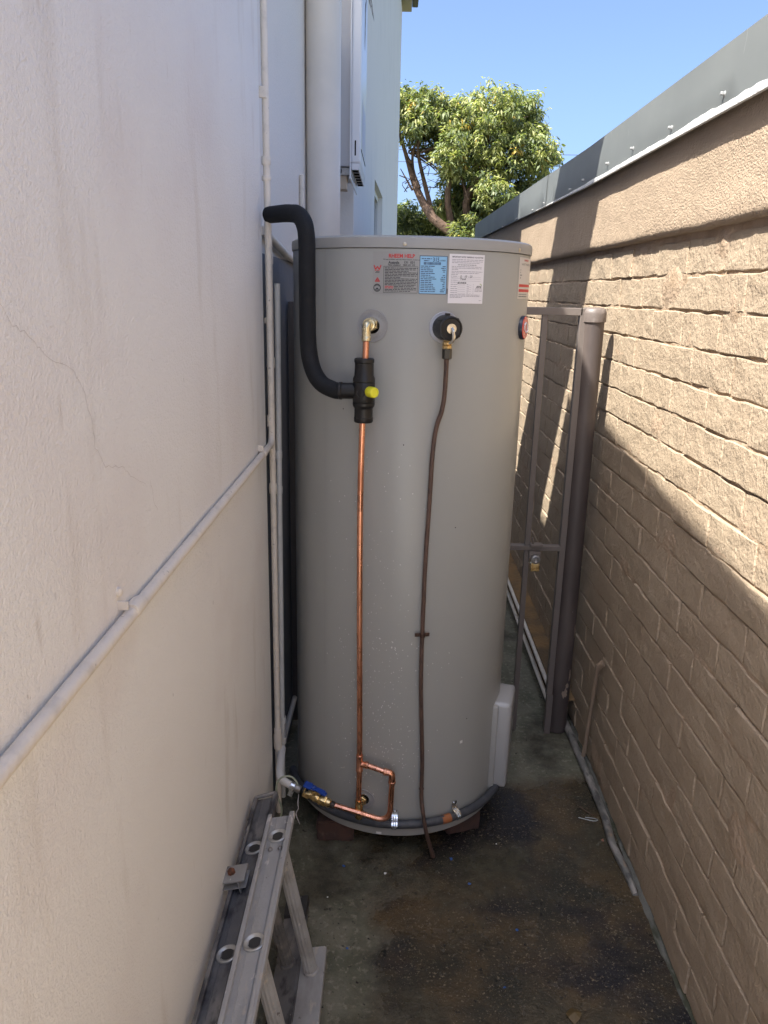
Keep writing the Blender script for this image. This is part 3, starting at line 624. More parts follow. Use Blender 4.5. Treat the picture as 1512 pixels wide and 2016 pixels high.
# side label and round badge
g=G(); g.add(*patch(57.0,79.0,1.576,1.6765,R+.0007,12)); sl_=g.build('side_label',sidelab,tk,True)
g=G(); g.add(*patch(57.8,79,1.6050,1.6115,r2,8)); g.add(*patch(57.8,79,1.5925,1.5995,r2,8)); textgeo(g,'RHEEM',66.,1.6700,.036,.0045,r2,.02); g.build('red_text_blocks',redink,sl_)
g=G(); textgeo(g,'HOT WATER',66.5,1.6600,.075,.005,r2,.02)
for z in (1.646,1.640): dashes(g,58.5,z,.003,.003,r2,rd)
dashes(g,58.3,1.6335,.012,.003,r2,rd); dashes(g,58.6,1.6270,.004,.004,r2,rd); dashes(g,58,1.587,.07,.002,r2,rd); dashes(g,58,1.5815,.07,.003,r2,rd); g.build('small_text',M('grey_side_print',(.17,.18,.18),.5),sl_)
g=G(); textgeo(g,'WARNING HOT',64.5,1.6083,.065,.0042,R+.0014,.01); textgeo(g,'DANGER HOT',64.5,1.5960,.065,.0042,R+.0014,.01) if False else None
bd=G().lathe(cp(66,1.503,R-.004),out(66),[(.0305,0),(.0305,.010),(.029,.013)],32).build('round_badge',rimbadge,tk,True,30)
G().lathe(cp(66,1.503,R+.0088),out(66),[(.0290,0),(.0275,.0018),(0,.0035)],32).build('badge_face',redbadge,bd,True,30)
g=G(); a=out(66); t_=tang(66); c0=cp(66,1.503,R+.0120)
for s_ in (-1,1): g.tube([c0+t_*(-.018*s_)+V((0,0,.006*s_)),c0+t_*(-.004*s_)+V((0,0,.013*s_)),c0+t_*(.012*s_)+V((0,0,.004*s_)),c0+t_*(.016*s_)+V((0,0,-.008*s_))],.0022,6,4)
g.build('badge_emblem',whitebadge,bd,True)
# outlet collars
def arc_text(g_,s,th,z,rad,a0,da,h,r):
    for i,ch in enumerate(s):
        a=a0+da*i; tmp=G(); textgeo(tmp,ch,0,0,h*.75,h,R)
        for p in range(len(tmp.v)):
            x,y,zz=tmp.v[p]; tt=math.atan2(x-TX,-(y-TY)); lx=tt*R; ly=zz; ca,sa=math.cos(a-math.pi/2),math.sin(a-math.pi/2)
            X=lx*ca-ly*sa+rad*math.cos(a); Z=lx*sa+ly*ca+rad*math.sin(a); tmp.v[p]=tuple(cp(th+deg(X),z+Z,r))
        g_.add(tmp.v,tmp.f)
def collar_ring(th,z,ro,ri,mat,textm,nm='outlet_collar',txt=True):
    g=G(); n=48; v=[];f=[]
    prof=[(ro+.0006,0),(ro,.0018),(ro-.0012,.0022),(ro-.003,.0014),(ri+.004,.0014),(ri+.002,.0024),(ri,.002),(ri-.0005,-.004)]
    for k in range(n):
        a=2*math.pi*k/n
        for (q_,h) in prof: v.append(tuple(cp(th+deg(q_*math.cos(a)),z+q_*math.sin(a),R+h)))
    m_=len(prof)
    for k in range(n):
        for i in range(m_-1): f.append((k*m_+i,((k+1)%n)*m_+i,((k+1)%n)*m_+i+1,k*m_+i+1))
    g.add(v,f); o=g.build(nm,mat,tk,True,30)
    h=G(); v=[tuple(cp(th,z,R+.0006))]+[tuple(cp(th+deg(ri*math.cos(a)),z+ri*math.sin(a),R+.0008)) for a in np.linspace(0,2*math.pi,32,endpoint=False)]
    h.add(v,[(0,i+1,(i+1)%32+1) for i in range(32)]); h.build('outlet_hole',void,o)
    if txt:
        e=G(); arc_text(e,'OUTLET',th,z,(ro+ri)/2,1.9,-.25,.006,R+.0019); arc_text(e,'OUTLET',th,z,(ro+ri)/2,-.35,-.27,.006,R+.0019); arc_text(e,'OUTLET',th,z,(ro+ri)/2,4.0,-.25,.006,R+.0019); e.build('embossed_text',textm,o)
    return o
embm=M('embossed_grey',(.255,.255,.255),.45)
collar_ring(-17.2,1.506,.0385,.0185,ringpl,embm); collar_ring(-17.2,.181,.031,.0155,ringpl,embm,txt=False); collar_ring(14.2,1.506,.037,.026,ringpl2,ringpl2,'valve_collar',False)
# brass elbow fitting at outlet (part)
def elbow(nm,th,z,mat,down,zlow,off):
    p0=cp(th,z,R-.01); a=out(th); e=p0+a*(off+.01)
    g=G(); g.lathe(p0,a,[(.0165,.004),(.0172,.010),(.0172,.022),(.0155,.024)],6); g.lathe(p0,a,[(.0140,.02),(.0140,.029),(.0152,.031),(.0152,.037),(.0118,.038),(.0118,.046)],20)
    g.tube(fillet([p0+a*.036,e,V((e.x,e.y,zlow))],.012),.0102,18); g.lathe(V((e.x,e.y,zlow-.002)),(0,0,1),[(.0092,0),(.0112,.002),(.0112,.010),(.0100,.012)],18)
    g.build(nm,mat,tk,True,35); return e
e1=elbow('outlet_elbow',-17.2,1.510,paleb,True,1.474,.042)
e2p=cp(-17.7,.181,R-.01); a=out(-17.7); g=G(); g.lathe(e2p,a,[(.0135,.004),(.0140,.010),(.0140,.022),(.012,.024)],6); g.lathe(e2p,a,[(.011,.022),(.012,.03),(.0095,.034),(.0095,.046)],16)
g.lathe(V((e1.x-.001,e1.y+.002,.145)),(0,0,1),[(.009,0),(.0105,.004),(.0115,.03),(.0115,.046),(.010,.05),(.0105,.052),(.0105,.060)],16); g.build('inlet_elbow',brass,tk,True,35)
# relief valve
a=out(13.6); o0=cp(14.2,1.506,R)
rv=G().lathe(o0,a,[(.0300,.0),(.0300,.004),(.0288,.05),(.0280,.0535),(.0250,.0545),(.0235,.052),(.0135,.051),(.0135,.050)],40,jag=None).build('relief_valve_cap',blackpl,tk,True,35)
g=G()
for k in range(24):
    if k%6==0: 
        t=2*math.pi*k/24+.9; u_=tang(13.6)*math.cos(t)+V((0,0,1))*math.sin(t); g.lathe(o0+u_*.0262+a*.012,a,[(.004,0),(.004,.0395),(.003,.041)],10)
mt4=Matrix.Identity(4); g.box(-.005,.005,-.006,.006,0,.010,.001,Matrix.Translation(o0+a*.022+V((0,0,.024)))@Matrix.Rotation(math.radians(13.6),4,'Z')); g.build('cap_lugs',blackpl,rv,True,35)
g=G(); g.lathe(o0+a*.048,a,[(.0128,0),(.0128,.008),(.0115,.0105),(0,.0115)],24); g.build('valve_centre',chrome,rv,True,35)
c1=o0+a*.060; g=G(); g.tube([c1+V((0,0,.002)),c1+a*.004+V((.002,0,-.006)),c1+a*.006+V((.003,0,-.018)),c1+a*.002+V((.002,0,-.028)),c1-a*.008+V((-.002,0,-.034))],[.003,.0042,.0045,.0042,.003],8,4); g.build('test_lever',chrome,rv,True)
bt=o0+a*.030; vx,vy=.1265,1.868
g=G(); g.lathe((vx,vy,1.458),(0,0,1),[(.0105,0),(.0118,.002),(.0118,.007),(.0095,.008),(.0115,.010),(.0115,.016),(.009,.018),(.009,.032)],8); g.build('valve_union',brass,rv,True,30)
g=G(); g.lathe((vx,vy,1.434),(0,0,1),[(.0095,0),(.0118,.002),(.0118,.023),(.0105,.025)],6); g.build('compression_nut',M('dark_olive_nut',(.055,.05,.04),.35,.6),rv,True,20)
# junction cover
def cover(th,z0,z1,hw,dep,b_):
    g=G(); Mx=Matrix.Translation(cp(th,0,0) if False else V((TX,TY,0)))@Matrix.Rotation(math.radians(th),4,'Z')
    g.box(-hw,hw,-(R+dep),-(R-.05),z0,z1,b_,Mx); return g
jc=cover(76,.118,.408,.068,.044,.014).build('junction_cover',coverpl,tk,True,60)
cover(76,.112,.400,.078,.006,.003).build('cover_backplate',lidpaint,tk,True,60)
# sticker scrap and droplets
v,f=patch(33.2,34.9,.346,.355,R+.0006,2); G().add(v,f).build('white_sticker_scrap',whitepl,tk)
rd=random.Random(11); g=G()
for k in range(420):
    th=rd.gauss(-12,13); z=rd.choice([rd.uniform(.2,1.2),rd.uniform(.25,.7)]); s_=rd.uniform(.0006,.0016)*(1.3 if rd.random()<.1 else 1)
    if not -60<th<35: continue
    c=cp(th,z,R+.0001); a=out(th); t_=tang(th); v=[tuple(c+a*s_*.7)]+[tuple(c+t_*s_*math.cos(q_)+V((0,0,1))*s_*math.sin(q_)*rd.choice((1,1,1.6))) for q_ in np.linspace(0,2*math.pi,6,endpoint=False)]
    g.add(v,[(0,i+1,(i+1)%6+1) for i in range(6)])
stuff(g.build('water_specks',M('dried_speck',(.62,.61,.60),.3),tk,True))
g=G()
for th,z in ((-21,1.452),(-31,1.35),(-31,1.30),(24,1.0),(37.,.42),(-2,1.22)):
    c=cp(th,z,R+.0002); g.lathe(c,out(th),[(.0016,0),(.001,.0004)],8)
g.build('dark_specks',void,tk)

# ------------------------------------------------------------------ pipework in front of the tank
cpx,cpy=e1.x,e1.y
ct=thing('copper_pipework',(cpx-.003,cpy,.13),'bright copper pipe down the tank front with a looped branch near its foot','copper pipe')
pipe('riser',[(cpx,cpy,1.474),(cpx-.002,cpy,1.40)],.0076,copper,'',parent=ct,n=16)
pipe('riser',[(cpx-.006,cpy+.001,1.30),(cpx-.009,cpy+.001,1.1),(cpx-.007,cpy+.002,.8),(cpx-.003,cpy+.002,.5),(cpx-.001,cpy+.002,.34)],.0076,copper,'',parent=ct,n=16,sm=4)
tx,ty=cpx-.001,cpy+.002
g=G(); g.lathe((tx,ty,.298),(0,0,1),[(.0086,0),(.0101,.002),(.0101,.007),(.0090,.010),(.0092,.044),(.0101,.047),(.0101,.052),(.0086,.054)],20)
bd_=V((.98,-.10,-.10)).normalized(); tb=V((tx,ty,.322)); g.lathe(tb,bd_,[(.0090,.004),(.0090,.016),(.0101,.018),(.0101,.023),(.0086,.025)],20); g.build('tee_fitting',copper,ct,True,35)
pipe('lower_riser',[(tx,ty,.30),(tx-.001,ty,.20)],.0076,copper,'',parent=ct,n=16)
eb=V((.024,1.848,.305)); 
pipe('branch',[tb+bd_*.02,V((.006,1.850,.3075))],.0076,copper,'',parent=ct,n=16)
g=G(); p_=V((.004,1.850,.308)); g.tube(fillet([p_,eb,V((.0245,1.848,.278))],.016,8),.0092,18); g.lathe(p_-V((.004,0,-.0005)),(.98,-.05,-.1),[(.0086,0),(.0103,.002),(.0103,.007),(.009,.008)],18); g.lathe((.0245,1.848,.272),(0,0,1),[(.0086,0),(.0103,.002),(.0103,.007),(.009,.008)],18); g.build('elbow_fitting',copper,ct,True,35)
loop=fillet([(.0245,1.848,.276),(.021,1.846,.147),(-.155,1.858,.196)],.045,12)
pipe('loop',loop,.0076,copper,'',parent=ct,n=16)
# stop valve at left end
sv=thing('stop_valve',(-.2,1.87,.2),'brass stop valve with blue lever at the tank foot beside the ladder','valve')
va=V((-.150,1.858,.1945)); vb=V((-.238,1.880,.222)); ax=(vb-va).normalized(); L_=(vb-va).length
g=G(); g.lathe(va,ax,[(.0095,-.004),(.0125,0),(.0125,.010),(.0110,.011)],20); g.lathe(va,ax,[(.0145,.011),(.0152,.013),(.0152,.030),(.0140,.032)],6); g.lathe(va,ax,[(.0120,.032),(.0135,.036),(.0140,.046),(.012,.052),(.0115,.060)],20); g.lathe(va,ax,[(.0140,.060),(.0145,.062),(.0145,.078),(.0135,.080)],6); g.lathe(va+ax*.045,(0,-.2,1),[(.008,0),(.008,.020),(.006,.024)],12); g.build('valve_body',brass,sv,True,30)
g=G(); hc_=va+ax*.048+V((0,-.004,.030)); Mh=Matrix.Translation(hc_)@(-ax).to_track_quat('X','Z').to_matrix().to_4x4()
g.box(-.030,.034,-.008,.008,-.0025,.0025,.002,Mh); g.box(-.030,-.006,-.013,.013,-.003,.003,.003,Mh); g.box(.020,.040,-.006,.006,-.007,.0,.002,Mh); g.lathe(hc_-V((0,0,.003)),(0,0,1),[(.007,0),(.007,.008),(.004,.010)],10); g.build('blue_lever',bluepl,sv,True,35)
g=G(); g.lathe(va,ax,[(.0085,-.016),(.0105,-.014),(.0105,-.004)],12); g.build('dark_olive',M('dark_flux_band',(.05,.04,.035),.5,.4),sv,True)
g=G(); g.lathe(vb,ax,[(.0105,-.004),(.0115,0),(.0115,.014),(.009,.016)],12); g.build('steel_nut',steel,sv,True)
g=G(); pe=vb+ax*.014; g.tube([pe,pe+ax*.045+V((0,.01,.002)),V((-.306,1.99,.235)),V((-.312,2.06,.235))],[.0105,.0115,.0115,.0115],14,4); g.build('white_stub',whitepl,sv,True)
g=G(); kc=pe+ax*.006; Mk=Matrix.Translation(kc)@ax.to_track_quat('X','Z').to_matrix().to_4x4()
g.lathe(kc-ax*.007,ax,[(.013,0),(.0138,.001),(.0138,.013),(.013,.014)],20); g.box(-.007,.007,-.003,.003,-.034,-.012,.001,Mk); g.lathe(Mk@V((0,-.003,-.026)),Mk.to_3x3()@V((0,-1,0)),[(.0045,0),(.0045,.003),(.003,.004)],6); g.build('pipe_clamp',zinc,sv,True,35)
ew=M('pale_green_wire',(.33,.38,.30),.5)
wr=tag(G().tube([(-.296,1.90,.10),(-.289,1.88,.16),(-.300,1.865,.215),(-.297,1.86,.256),(-.280,1.86,.276),(-.258,1.862,.275),(-.245,1.862,.262),(-.240,1.864,.248)],.0028,8,5).build('earth_wire',ew,None,True),'pale green earth wire looped round the pipe clamp by the blue valve','wire')
ts=tag(G().tube([(-.238,1.868,.214),(-.2405,1.866,.186),(-.239,1.864,.17),(-.246,1.866,.15),(-.236,1.868,.115)],[.0012,.0022,.0012,.0018,.0008],5,3).build('tape_strand',M('grey_tape',(.45,.45,.46),.6),None,True),'grey strand of thread tape hanging below the stop valve','tape')
# tempering valve with insulation
tv=thing('tempering_valve',(cpx-.004,cpy,1.278),'black insulated tempering valve with yellow cap on the copper pipe','valve')
X,Y=cpx-.004,cpy
prof=[(.015,0),(.0215,.001),(.0235,.004),(.0235,.013),(.0224,.014),(.0220,.034),(.0225,.036),(.0258,.040),(.0268,.044),(.0268,.049),(.0254,.050),(.0266,.052),(.0266,.096),(.0254,.098),(.0268,.100),(.0264,.107),(.0232,.114),(.0226,.140),(.0226,.143),(.0242,.145),(.0242,.152),(.021,.1545),(.013,.154)]
g=G(); g.lathe((X,Y,1.278),(0,0,1),prof,32); g.build('valve_jacket',blackpl,tv,True,35)
g=G(); g.lathe((X-.018,Y+.004,1.354),(-1,.12,-.03),[(.0195,0),(.0195,.034),(.0215,.036),(.0215,.041),(.020,.043)],28); g.build('branch_sleeve',blackpl,tv,True,35)
g=G(); ring_a=V((-.25,-.97,0)).normalized(); g.lathe(V((X,Y,1.352))+ring_a*.0255,ring_a,[(.0115,0),(.0115,.0012),(.0095,.0012),(.0095,.0004),(0,.0004)],24); g.build('moulded_disc',blackpl,tv,True,30)
g=G(); ca=V((.55,-.83,.02)).normalized(); c0=V((X,Y,1.355))+ca*.022; g.lathe(c0,ca,[(.0115,0),(.0130,.004),(.0130,.023),(.0120,.0265),(.0095,.0275),(.0085,.0262),(0,.0262)],28); g.build('yellow_cap',yellow,tv,True,35)
fm=thing('foam_insulated_pipe',(-.2,1.93,1.35),'thick black foam lagged pipe bending from the valve up to the wall corner','pipe')
fp=[(X-.052,Y+.008,1.353),(X-.072,Y+.016,1.353),(-.176,1.892,1.368),(-.198,1.908,1.400),(-.209,1.918,1.450),(-.2115,1.921,1.52),(-.212,1.922,1.62),(-.2125,1.923,1.69),(-.2165,1.928,1.728),(-.232,1.946,1.754),(-.258,1.972,1.762),(-.318,2.024,1.762)]
G().tube(fp,[.0195,.0205,.0207,.0208,.0206,.0203,.0203,.0203,.0205,.0208,.0205,.0196],28,5,True,.03).build('foam_lagging',blackfoam,fm,True)
G().lathe((-.314,2.020,1.760),(-.72,.62,-.05),[(.012,0),(.013,.006),(.011,.012)],14).build('blue_liner',M('blue_liner',(.05,.16,.35),.5),fm,True)
# brown relief drain
bp=thing('relief_drain_pipe',(.12,1.88,0),'tarnished brown pipe wandering down the tank front from the relief valve to the slab','pipe')
bpts=[(.1265,1.868,1.44),(.126,1.876,1.36),(.121,1.879,1.31),(.108,1.880,1.262),(.102,1.879,1.19),(.099,1.879,1.06),(.095,1.878,.92),(.094,1.878,.71),(.096,1.878,.56),(.1025,1.879,.43),(.108,1.879,.32),(.109,1.872,.222),(.114,1.860,.175),(.124,1.853,.12),(.137,1.862,.065),(.150,1.876,.012)]
G().tube(bpts,[.0056]*15+[.007],14,6,True,.12).build('pipe_run',oldcopper,bp,True)
G().lathe((.1085,1.876,.236),(0,0,1),[(.0058,0),(.0072,.001),(.0072,.004),(.0058,.005)],12).build('solder_joint',oldcopper,bp,True)
g=G(); Mb=Matrix.Translation(V((.0945,1.876,.71)))@Matrix.Rotation(math.radians(9),4,'Z'); g.box(-.020,.020,.003,.0055,-.005,.005,.001,Mb); g.lathe(V((.0945,1.878,.705)),(0,0,1),[(.0075,0),(.0075,.010)],12); g.lathe(Mb@V((-.015,.003,0)),(0,-1,0),[(.003,0),(.002,.002)],6); g.lathe(Mb@V((.015,.003,0)),(0,-1,0),[(.003,0),(.002,.002)],6); g.build('saddle_clip',M('brown_clip',(.07,.04,.03),.5,.4),bp,True,35)
# conduit round the base
cd=thing('electrical_conduit',(TX,TY-.33,.1),'dark grey flexible conduit curving round the foot of the tank','conduit')
cpts=[cp(73,.150,R+.022),cp(71,.130,R+.020),cp(66,.118,R+.018)]+[cp(th,.118+.004*math.cos(math.radians(th*2)),R+.0165) for th in range(60,-60,-6)]+[cp(-66,.118,R+.018),cp(-75,.125,R+.02)]
G().tube(cpts,.0125,16,4,True,.03).build('conduit_run',conduitm,cd,True)
G().lathe(cp(72,.125,R+.021),(0,0,1),[(.014,0),(.016,.004),(.016,.02),(.014,.024)],12).build('conduit_gland',conduitm,cd,True)
oc=[cp(th,.1205,R+.0165) for th in (27.6,26.,24.4,22.8)]; G().tube(oc,.0128,14,2).build('orange_coupling',orangem,cd,True).__setitem__('label','scuffed orange section of conduit')
for th in (-1.0,31.5):
    g=G(); a=out(th); t_=tang(th)
    prof=[(.0,-.0145),(.0125,-.0140),(.0235,-.0095),(.0295,-.001),(.0285,.007),(.0225,.0125),(.0095,.0148),(.0035,.019),(.0015,.026),(.0014,.038)]
    v=[]
    for (o_,z) in prof:
        for s_ in (-.0085,.0085): v.append(tuple(cp(th,.1205+z,R+.001+o_)+t_*s_))
    n_=len(prof); g.add(v,[(2*i,2*i+1,2*i+3,2*i+2) for i in range(n_-1)]); g.lathe(cp(th,.1205+.033,R+.001),a,[(.0035,0),(.0035,.003),(.002,.004)],8)
    for s_ in (-.003,.003):
        g.tube([cp(th,.1205+z,R+.0020+o_)+t_*s_ for (o_,z) in prof[1:-2]],.0012,6)
    g.build('saddle_clip',zinc,cd,True,50)
v,f=patch(-9.5,-7.,.094,.102,R+.0285,2); G().add(v,f).build('white_tag',whitepl,cd)
# bricks under the tank
def sup(cx,cy,rot,label,w_=.11,d_=.23,h=.0685):
    rd=random.Random(int(cx*100)); bm=bmesh.new(); bmesh.ops.create_cube(bm,size=1)
    for q_ in bm.verts: q_.co=V((q_.co.x*w_,q_.co.y*d_,(q_.co.z+.5)*h))
    bmesh.ops.bevel(bm,geom=list(bm.edges),offset=.005,segments=2,affect='EDGES'); bmesh.ops.subdivide_edges(bm,edges=[e for e in bm.edges if e.calc_length()>.03],cuts=3,use_grid_fill=True)
    for q_ in bm.verts: q_.co+=V([noise.noise(q_.co*55+V((cx*9,k_*5,0)))*.003 for k_ in range(3)])
    Mx=Matrix.Translation((cx,cy,.0))@Matrix.Rotation(rot,4,'Z')
    for q_ in bm.verts: q_.co=Mx@q_.co
    bm.verts.index_update(); v=[tuple(q_.co) for q_ in bm.verts]; f=[[q_.index for q_ in ff_.verts] for ff_ in bm.faces]; bm.free()
    o=mesh('support_brick',v,f,brickred,None,True,45); return tag(o,label,'brick','bricks carrying the tank')
sup(-.143,2.055,.03,'red brick under the left front of the tank'); sup(.208,2.105,.38,'crumbling red brick under the right front of the tank'); sup(-.12,2.38,0,'red brick under the left rear of the tank'); sup(.2,2.38,0,'red brick under the right rear of the tank')

# ------------------------------------------------------------------ ladders (two nested sections on their side)
def ladder(name,label,org,tilt,Lr,y1,y0,wd,rungs,mt,lip,endloop=False,rail_lab=None):
    """local x across the rail, z rung direction; org = lower rail centre at y=0"""
    root=thing(name,(org[0],y1-.5,0),label,'ladder')
    Mx=Matrix.Translation((org[0],0,org[1]))@Matrix.Rotation(-tilt,4,'Y')
    h=wd/2
    def rail(z,sgn):
        g=G(); g.box(-h,h,y0,y1,z-.0015,z+.0015,0,Mx)
        for s_ in (-1,1): g.box(s_*h-.004,s_*h+.004,y0,y1,min(z,z+sgn*lip),max(z,z+sgn*lip),.0015,Mx); g.box(s_*h-(.006 if s_>0 else 0),s_*h+(.006 if s_<0 else 0),y0,y1-.003,z+sgn*lip-.001,z+sgn*lip+.002,0,Mx)
        for s_ in (-.45,.45): g.box(s_*h-.001,s_*h+.001,y0,y1-.002,z-sgn*.0-.0005+.0015*sgn,z+.0030*sgn if sgn>0 else z+.0,0,Mx) if sgn>0 else None
        o=g.build('rail',mt,root); return o
    ro=rail(Lr,1); rl=rail(0,-1)
    for y in rungs:
        g=G(); n=48; a=Mx@V((0,y,.001)); b_=Mx@V((0,y,Lr-.002)); ax=b_-a
        g.lathe(a,ax,[(.0158,0),(.0158,ax.length)],n,jag=[1,1,.91,.91]); rg=g.build('rung',mt,root,True,12)
        g=G(); g.lathe(a,ax,[(.0185,0),(.019,.003),(.0175,.006),(.0150,.007)],20); g.build('rung_collar',mt,rg,True,40)
        g=G(); v=[];f=[]; pr=[(.0215,.0018),(.0215,.0045),(.0195,.0058),(.0170,.0050),(.0145,.0030),(.0130,.0022)]
        c=Mx@V((0,y,Lr)); g.lathe(c,ax,pr,24); g.build('rung_swage',M('bright_swage',(.55,.54,.50),.35,.6,layers=[((.30,.28,.25),60,.5,.7,.6)]),rg,True,40)
        g=G(); g.lathe(Mx@V((0,y,Lr+.0027)),ax,[(.0128,0),(.0,.0002)],20); g.build('hollow_end',M('dark_hollow',(.06,.06,.062),.35,.5),rg)
    return root,Mx
ladA,MA=ladder('ladder','front section of the worn aluminium ladder lying on its side, nearer the camera','x' and (-.158,.048),math.radians(11.),.378,1.505,-.6,.054,(1.437,1.147,.857,.567,.277,-.013,-.3),alum,.012)
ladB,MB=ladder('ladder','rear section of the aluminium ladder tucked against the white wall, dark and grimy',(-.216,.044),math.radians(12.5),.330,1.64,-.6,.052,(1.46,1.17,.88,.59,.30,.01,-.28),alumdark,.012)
ladA['group']=ladB['group']='ladder sections on the floor'
# end frame of rear section, foot, clamp bracket
g=G(); zt=.330
pts=[MB@V((-.026,1.55,zt+.012)),MB@V((-.026,1.635,zt+.012)),MB@V((.026,1.642,zt+.012)),MB@V((.026,1.55,zt+.012))]
g.tube(fillet(pts,.006),.0048,8); g.build('end_frame',alumdark,ladB,True,40)
g=G(); g.box(-.030,.030,1.60,1.665,-.012,.010,.006,MB); g.build('foot_cap',M('worn_black_rubber',(.03,.03,.03),.7,layers=[((.25,.24,.22),60,.6,.7,.7)]),ladB,True,50)
g=G(); g.lathe(MB@V((.004,1.585,.014)),MB.to_3x3()@V((0,0,1)),[(.010,0),(.010,.004),(.006,.007)],10); g.build('foot_bolt',rust,ladB,True)
cb=G(); cb.box(-.052,.010,1.325,1.375,zt+.030,zt+.034,.001,MB); cb.box(-.052,-.048,1.325,1.375,zt-.012,zt+.032,.001,MB); cb.box(-.050,.010,1.325,1.375,zt+.014,zt+.017,.001,MB); cb.box(-.006,-.003,1.325,1.375,zt+.002,zt+.030,.001,MB)
cb.build('guide_bracket',alum,ladB,True,35)
g=G(); g.lathe(MB@V((-.022,1.352,zt+.034)),MB.to_3x3()@V((0,0,1)),[(.0085,0),(.0085,.006),(.005,.010),(.003,.012)],8); g.build('rusty_bolt',rust,ladB,True,30)
g=G()
for xx in (-.010,.012): g.lathe(MA@V((xx,1.395,.380)),MA.to_3x3()@V((0,0,1)),[(.0055,0),(.0055,.003),(.003,.006)],10)
g.build('rivets',steel,ladA,True)

# ------------------------------------------------------------------ debris on the slab
def scrap(nm,x,y,s_,mat,label,cat,grp,seed):
    rd=random.Random(seed); g=G(); n=7
    pts=[(x+s_*math.cos(a)*rd.uniform(.4,1.),y+s_*math.sin(a)*rd.uniform(.4,1.)) for a in np.linspace(0,2*math.pi,n,endpoint=False)]
    v=[(x,y,.004+s_*.55)]+[(px,py,.002+rd.uniform(0,s_*.5)) for px,py in pts]+[(x,y,.0015)]
    g.add(v,[(0,i+1,(i+1)%n+1) for i in range(n)]+[(n+1,(i+1)%n+1,i+1) for i in range(n)]); o=g.build(nm,mat); tag(o,label,cat,grp); return o
bluef=M('blue_plastic_scrap',(.02,.09,.30),.4); whitef=M('white_scrap',(.65,.65,.62),.6)
for i,(x,y,s_,l) in enumerate(((-.107,1.836,.0065,'blue plastic scrap in front of the left support brick'),(.203,1.877,.0075,'blue plastic scrap beside the foot of the brown drain pipe'),(.247,1.781,.006,'blue plastic scrap lying in the middle of the slab'),(-.08,1.55,.0065,'blue plastic scrap beside the ladder foot'),(.357,1.623,.006,'blue plastic scrap on the wet slab towards the right'),(.30,1.45,.005,'small blue fleck lowest on the wet slab'))):
    scrap('plastic_scrap',x,y,s_,bluef,l,'scrap','blue plastic scraps',i)
for i,(x,y,s_,l) in enumerate(((.012,1.812,.0055,'white crumb on the slab in front of the tank'),(-.143,1.717,.0042,'white crumb left of the others near the ladder'),(.343,1.947,.003,'tiny white crumb right of the tank'))): scrap('white_crumb',x,y,s_,whitef,l,'crumb','white crumbs',i+20)
scrap('terracotta_chip',.668,1.975,.009,M('terracotta_chip',(.35,.16,.10),.8),'small terracotta chip by the foot of the brick wall','chip',None,31)
scrap('dark_leaf',.45,1.38,.022,M('rotting_leaf',(.10,.065,.02),.6),'brown rotting leaf on the wet slab bottom right','leaf',None,33)
tag(G().tube([(.618,2.075,.006),(.66,2.058,.008),(.675,2.060,.010),(.665,2.070,.008),(.64,2.078,.005)],.0011,6,3).build('wire_offcut',M('bright_wire',(.40,.42,.42),.4,.5),None,True),'bent silvery wire offcut by the ground pipe','wire')
tag(G().tube([(.635,2.13,.005),(.665,2.085,.007)],.0018,6).build('twig',bark,None,True),'short brown twig beside the ground pipe','twig')
g=G(); rd=random.Random(5)
for k in range(1500):
    x=rd.uniform(-.3,.70); y=rd.uniform(1.15,2.6) ; s_=rd.uniform(.0006,.0022)*(1.6 if rd.random()<.06 else 1)
    z=.002; v=[(x+s_*math.cos(a)*rd.uniform(.6,1.1),y+s_*math.sin(a)*rd.uniform(.6,1.1),z-.003) for a in (0,1.6,3.1,4.7)]+[(x,y,z+s_*.8)]
    g.add(v,[(0,1,4),(1,2,4),(2,3,4),(3,0,4)])
stuff(tag(g.build('grit',M('grit',(.13,.11,.08),.7,layers=[((.03,.03,.03),40,.4,.5,.9),((.3,.27,.22),80,.6,.7,.9)])),'fine grit scattered over the damp slab','grit'))

for o in list(C.objects):
    if o.type=='MESH' and o.parent and any(k in o.name for k in ('_text','_marks','_specks','rivets','cap_lugs','pipe_unions')): o['kind']='stuff'
# ------------------------------------------------------------------ trees behind the wall
def leaves(tips,n_each,size,droop,spread=.16,seed=1):
    r=np.random.default_rng(seed); T=np.repeat(tips,n_each,axis=0); N=len(T)
    az=r.uniform(0,2*np.pi,N); el=r.uniform(-.9,.65,N)-droop; L_=size*r.uniform(.65,1.25,N)
    d=np.stack([np.cos(az)*np.cos(el),np.sin(az)*np.cos(el),np.sin(el)],1)
    base=T+r.normal(0,spread*.35,(N,3))+d*.03
    side=np.cross(d,np.array([0,0,1.])+r.normal(0,.5,(N,3))); side/=np.linalg.norm(side,axis=1)[:,None]+1e-9
    w_=L_*.17
    nrm=np.cross(side,d)
    p0=base; p1=base+d*L_[:,None]*.45+side*w_[:,None]+nrm*(L_*.04)[:,None]; p3=base+d*L_[:,None]*.45-side*w_[:,None]+nrm*(L_*.04)[:,None]; p2=base+d*L_[:,None]-np.array([0,0,1])*(L_*.18)[:,None]
    v=np.stack([p0,p1,p2,p3],1).reshape(-1,3); return v,N
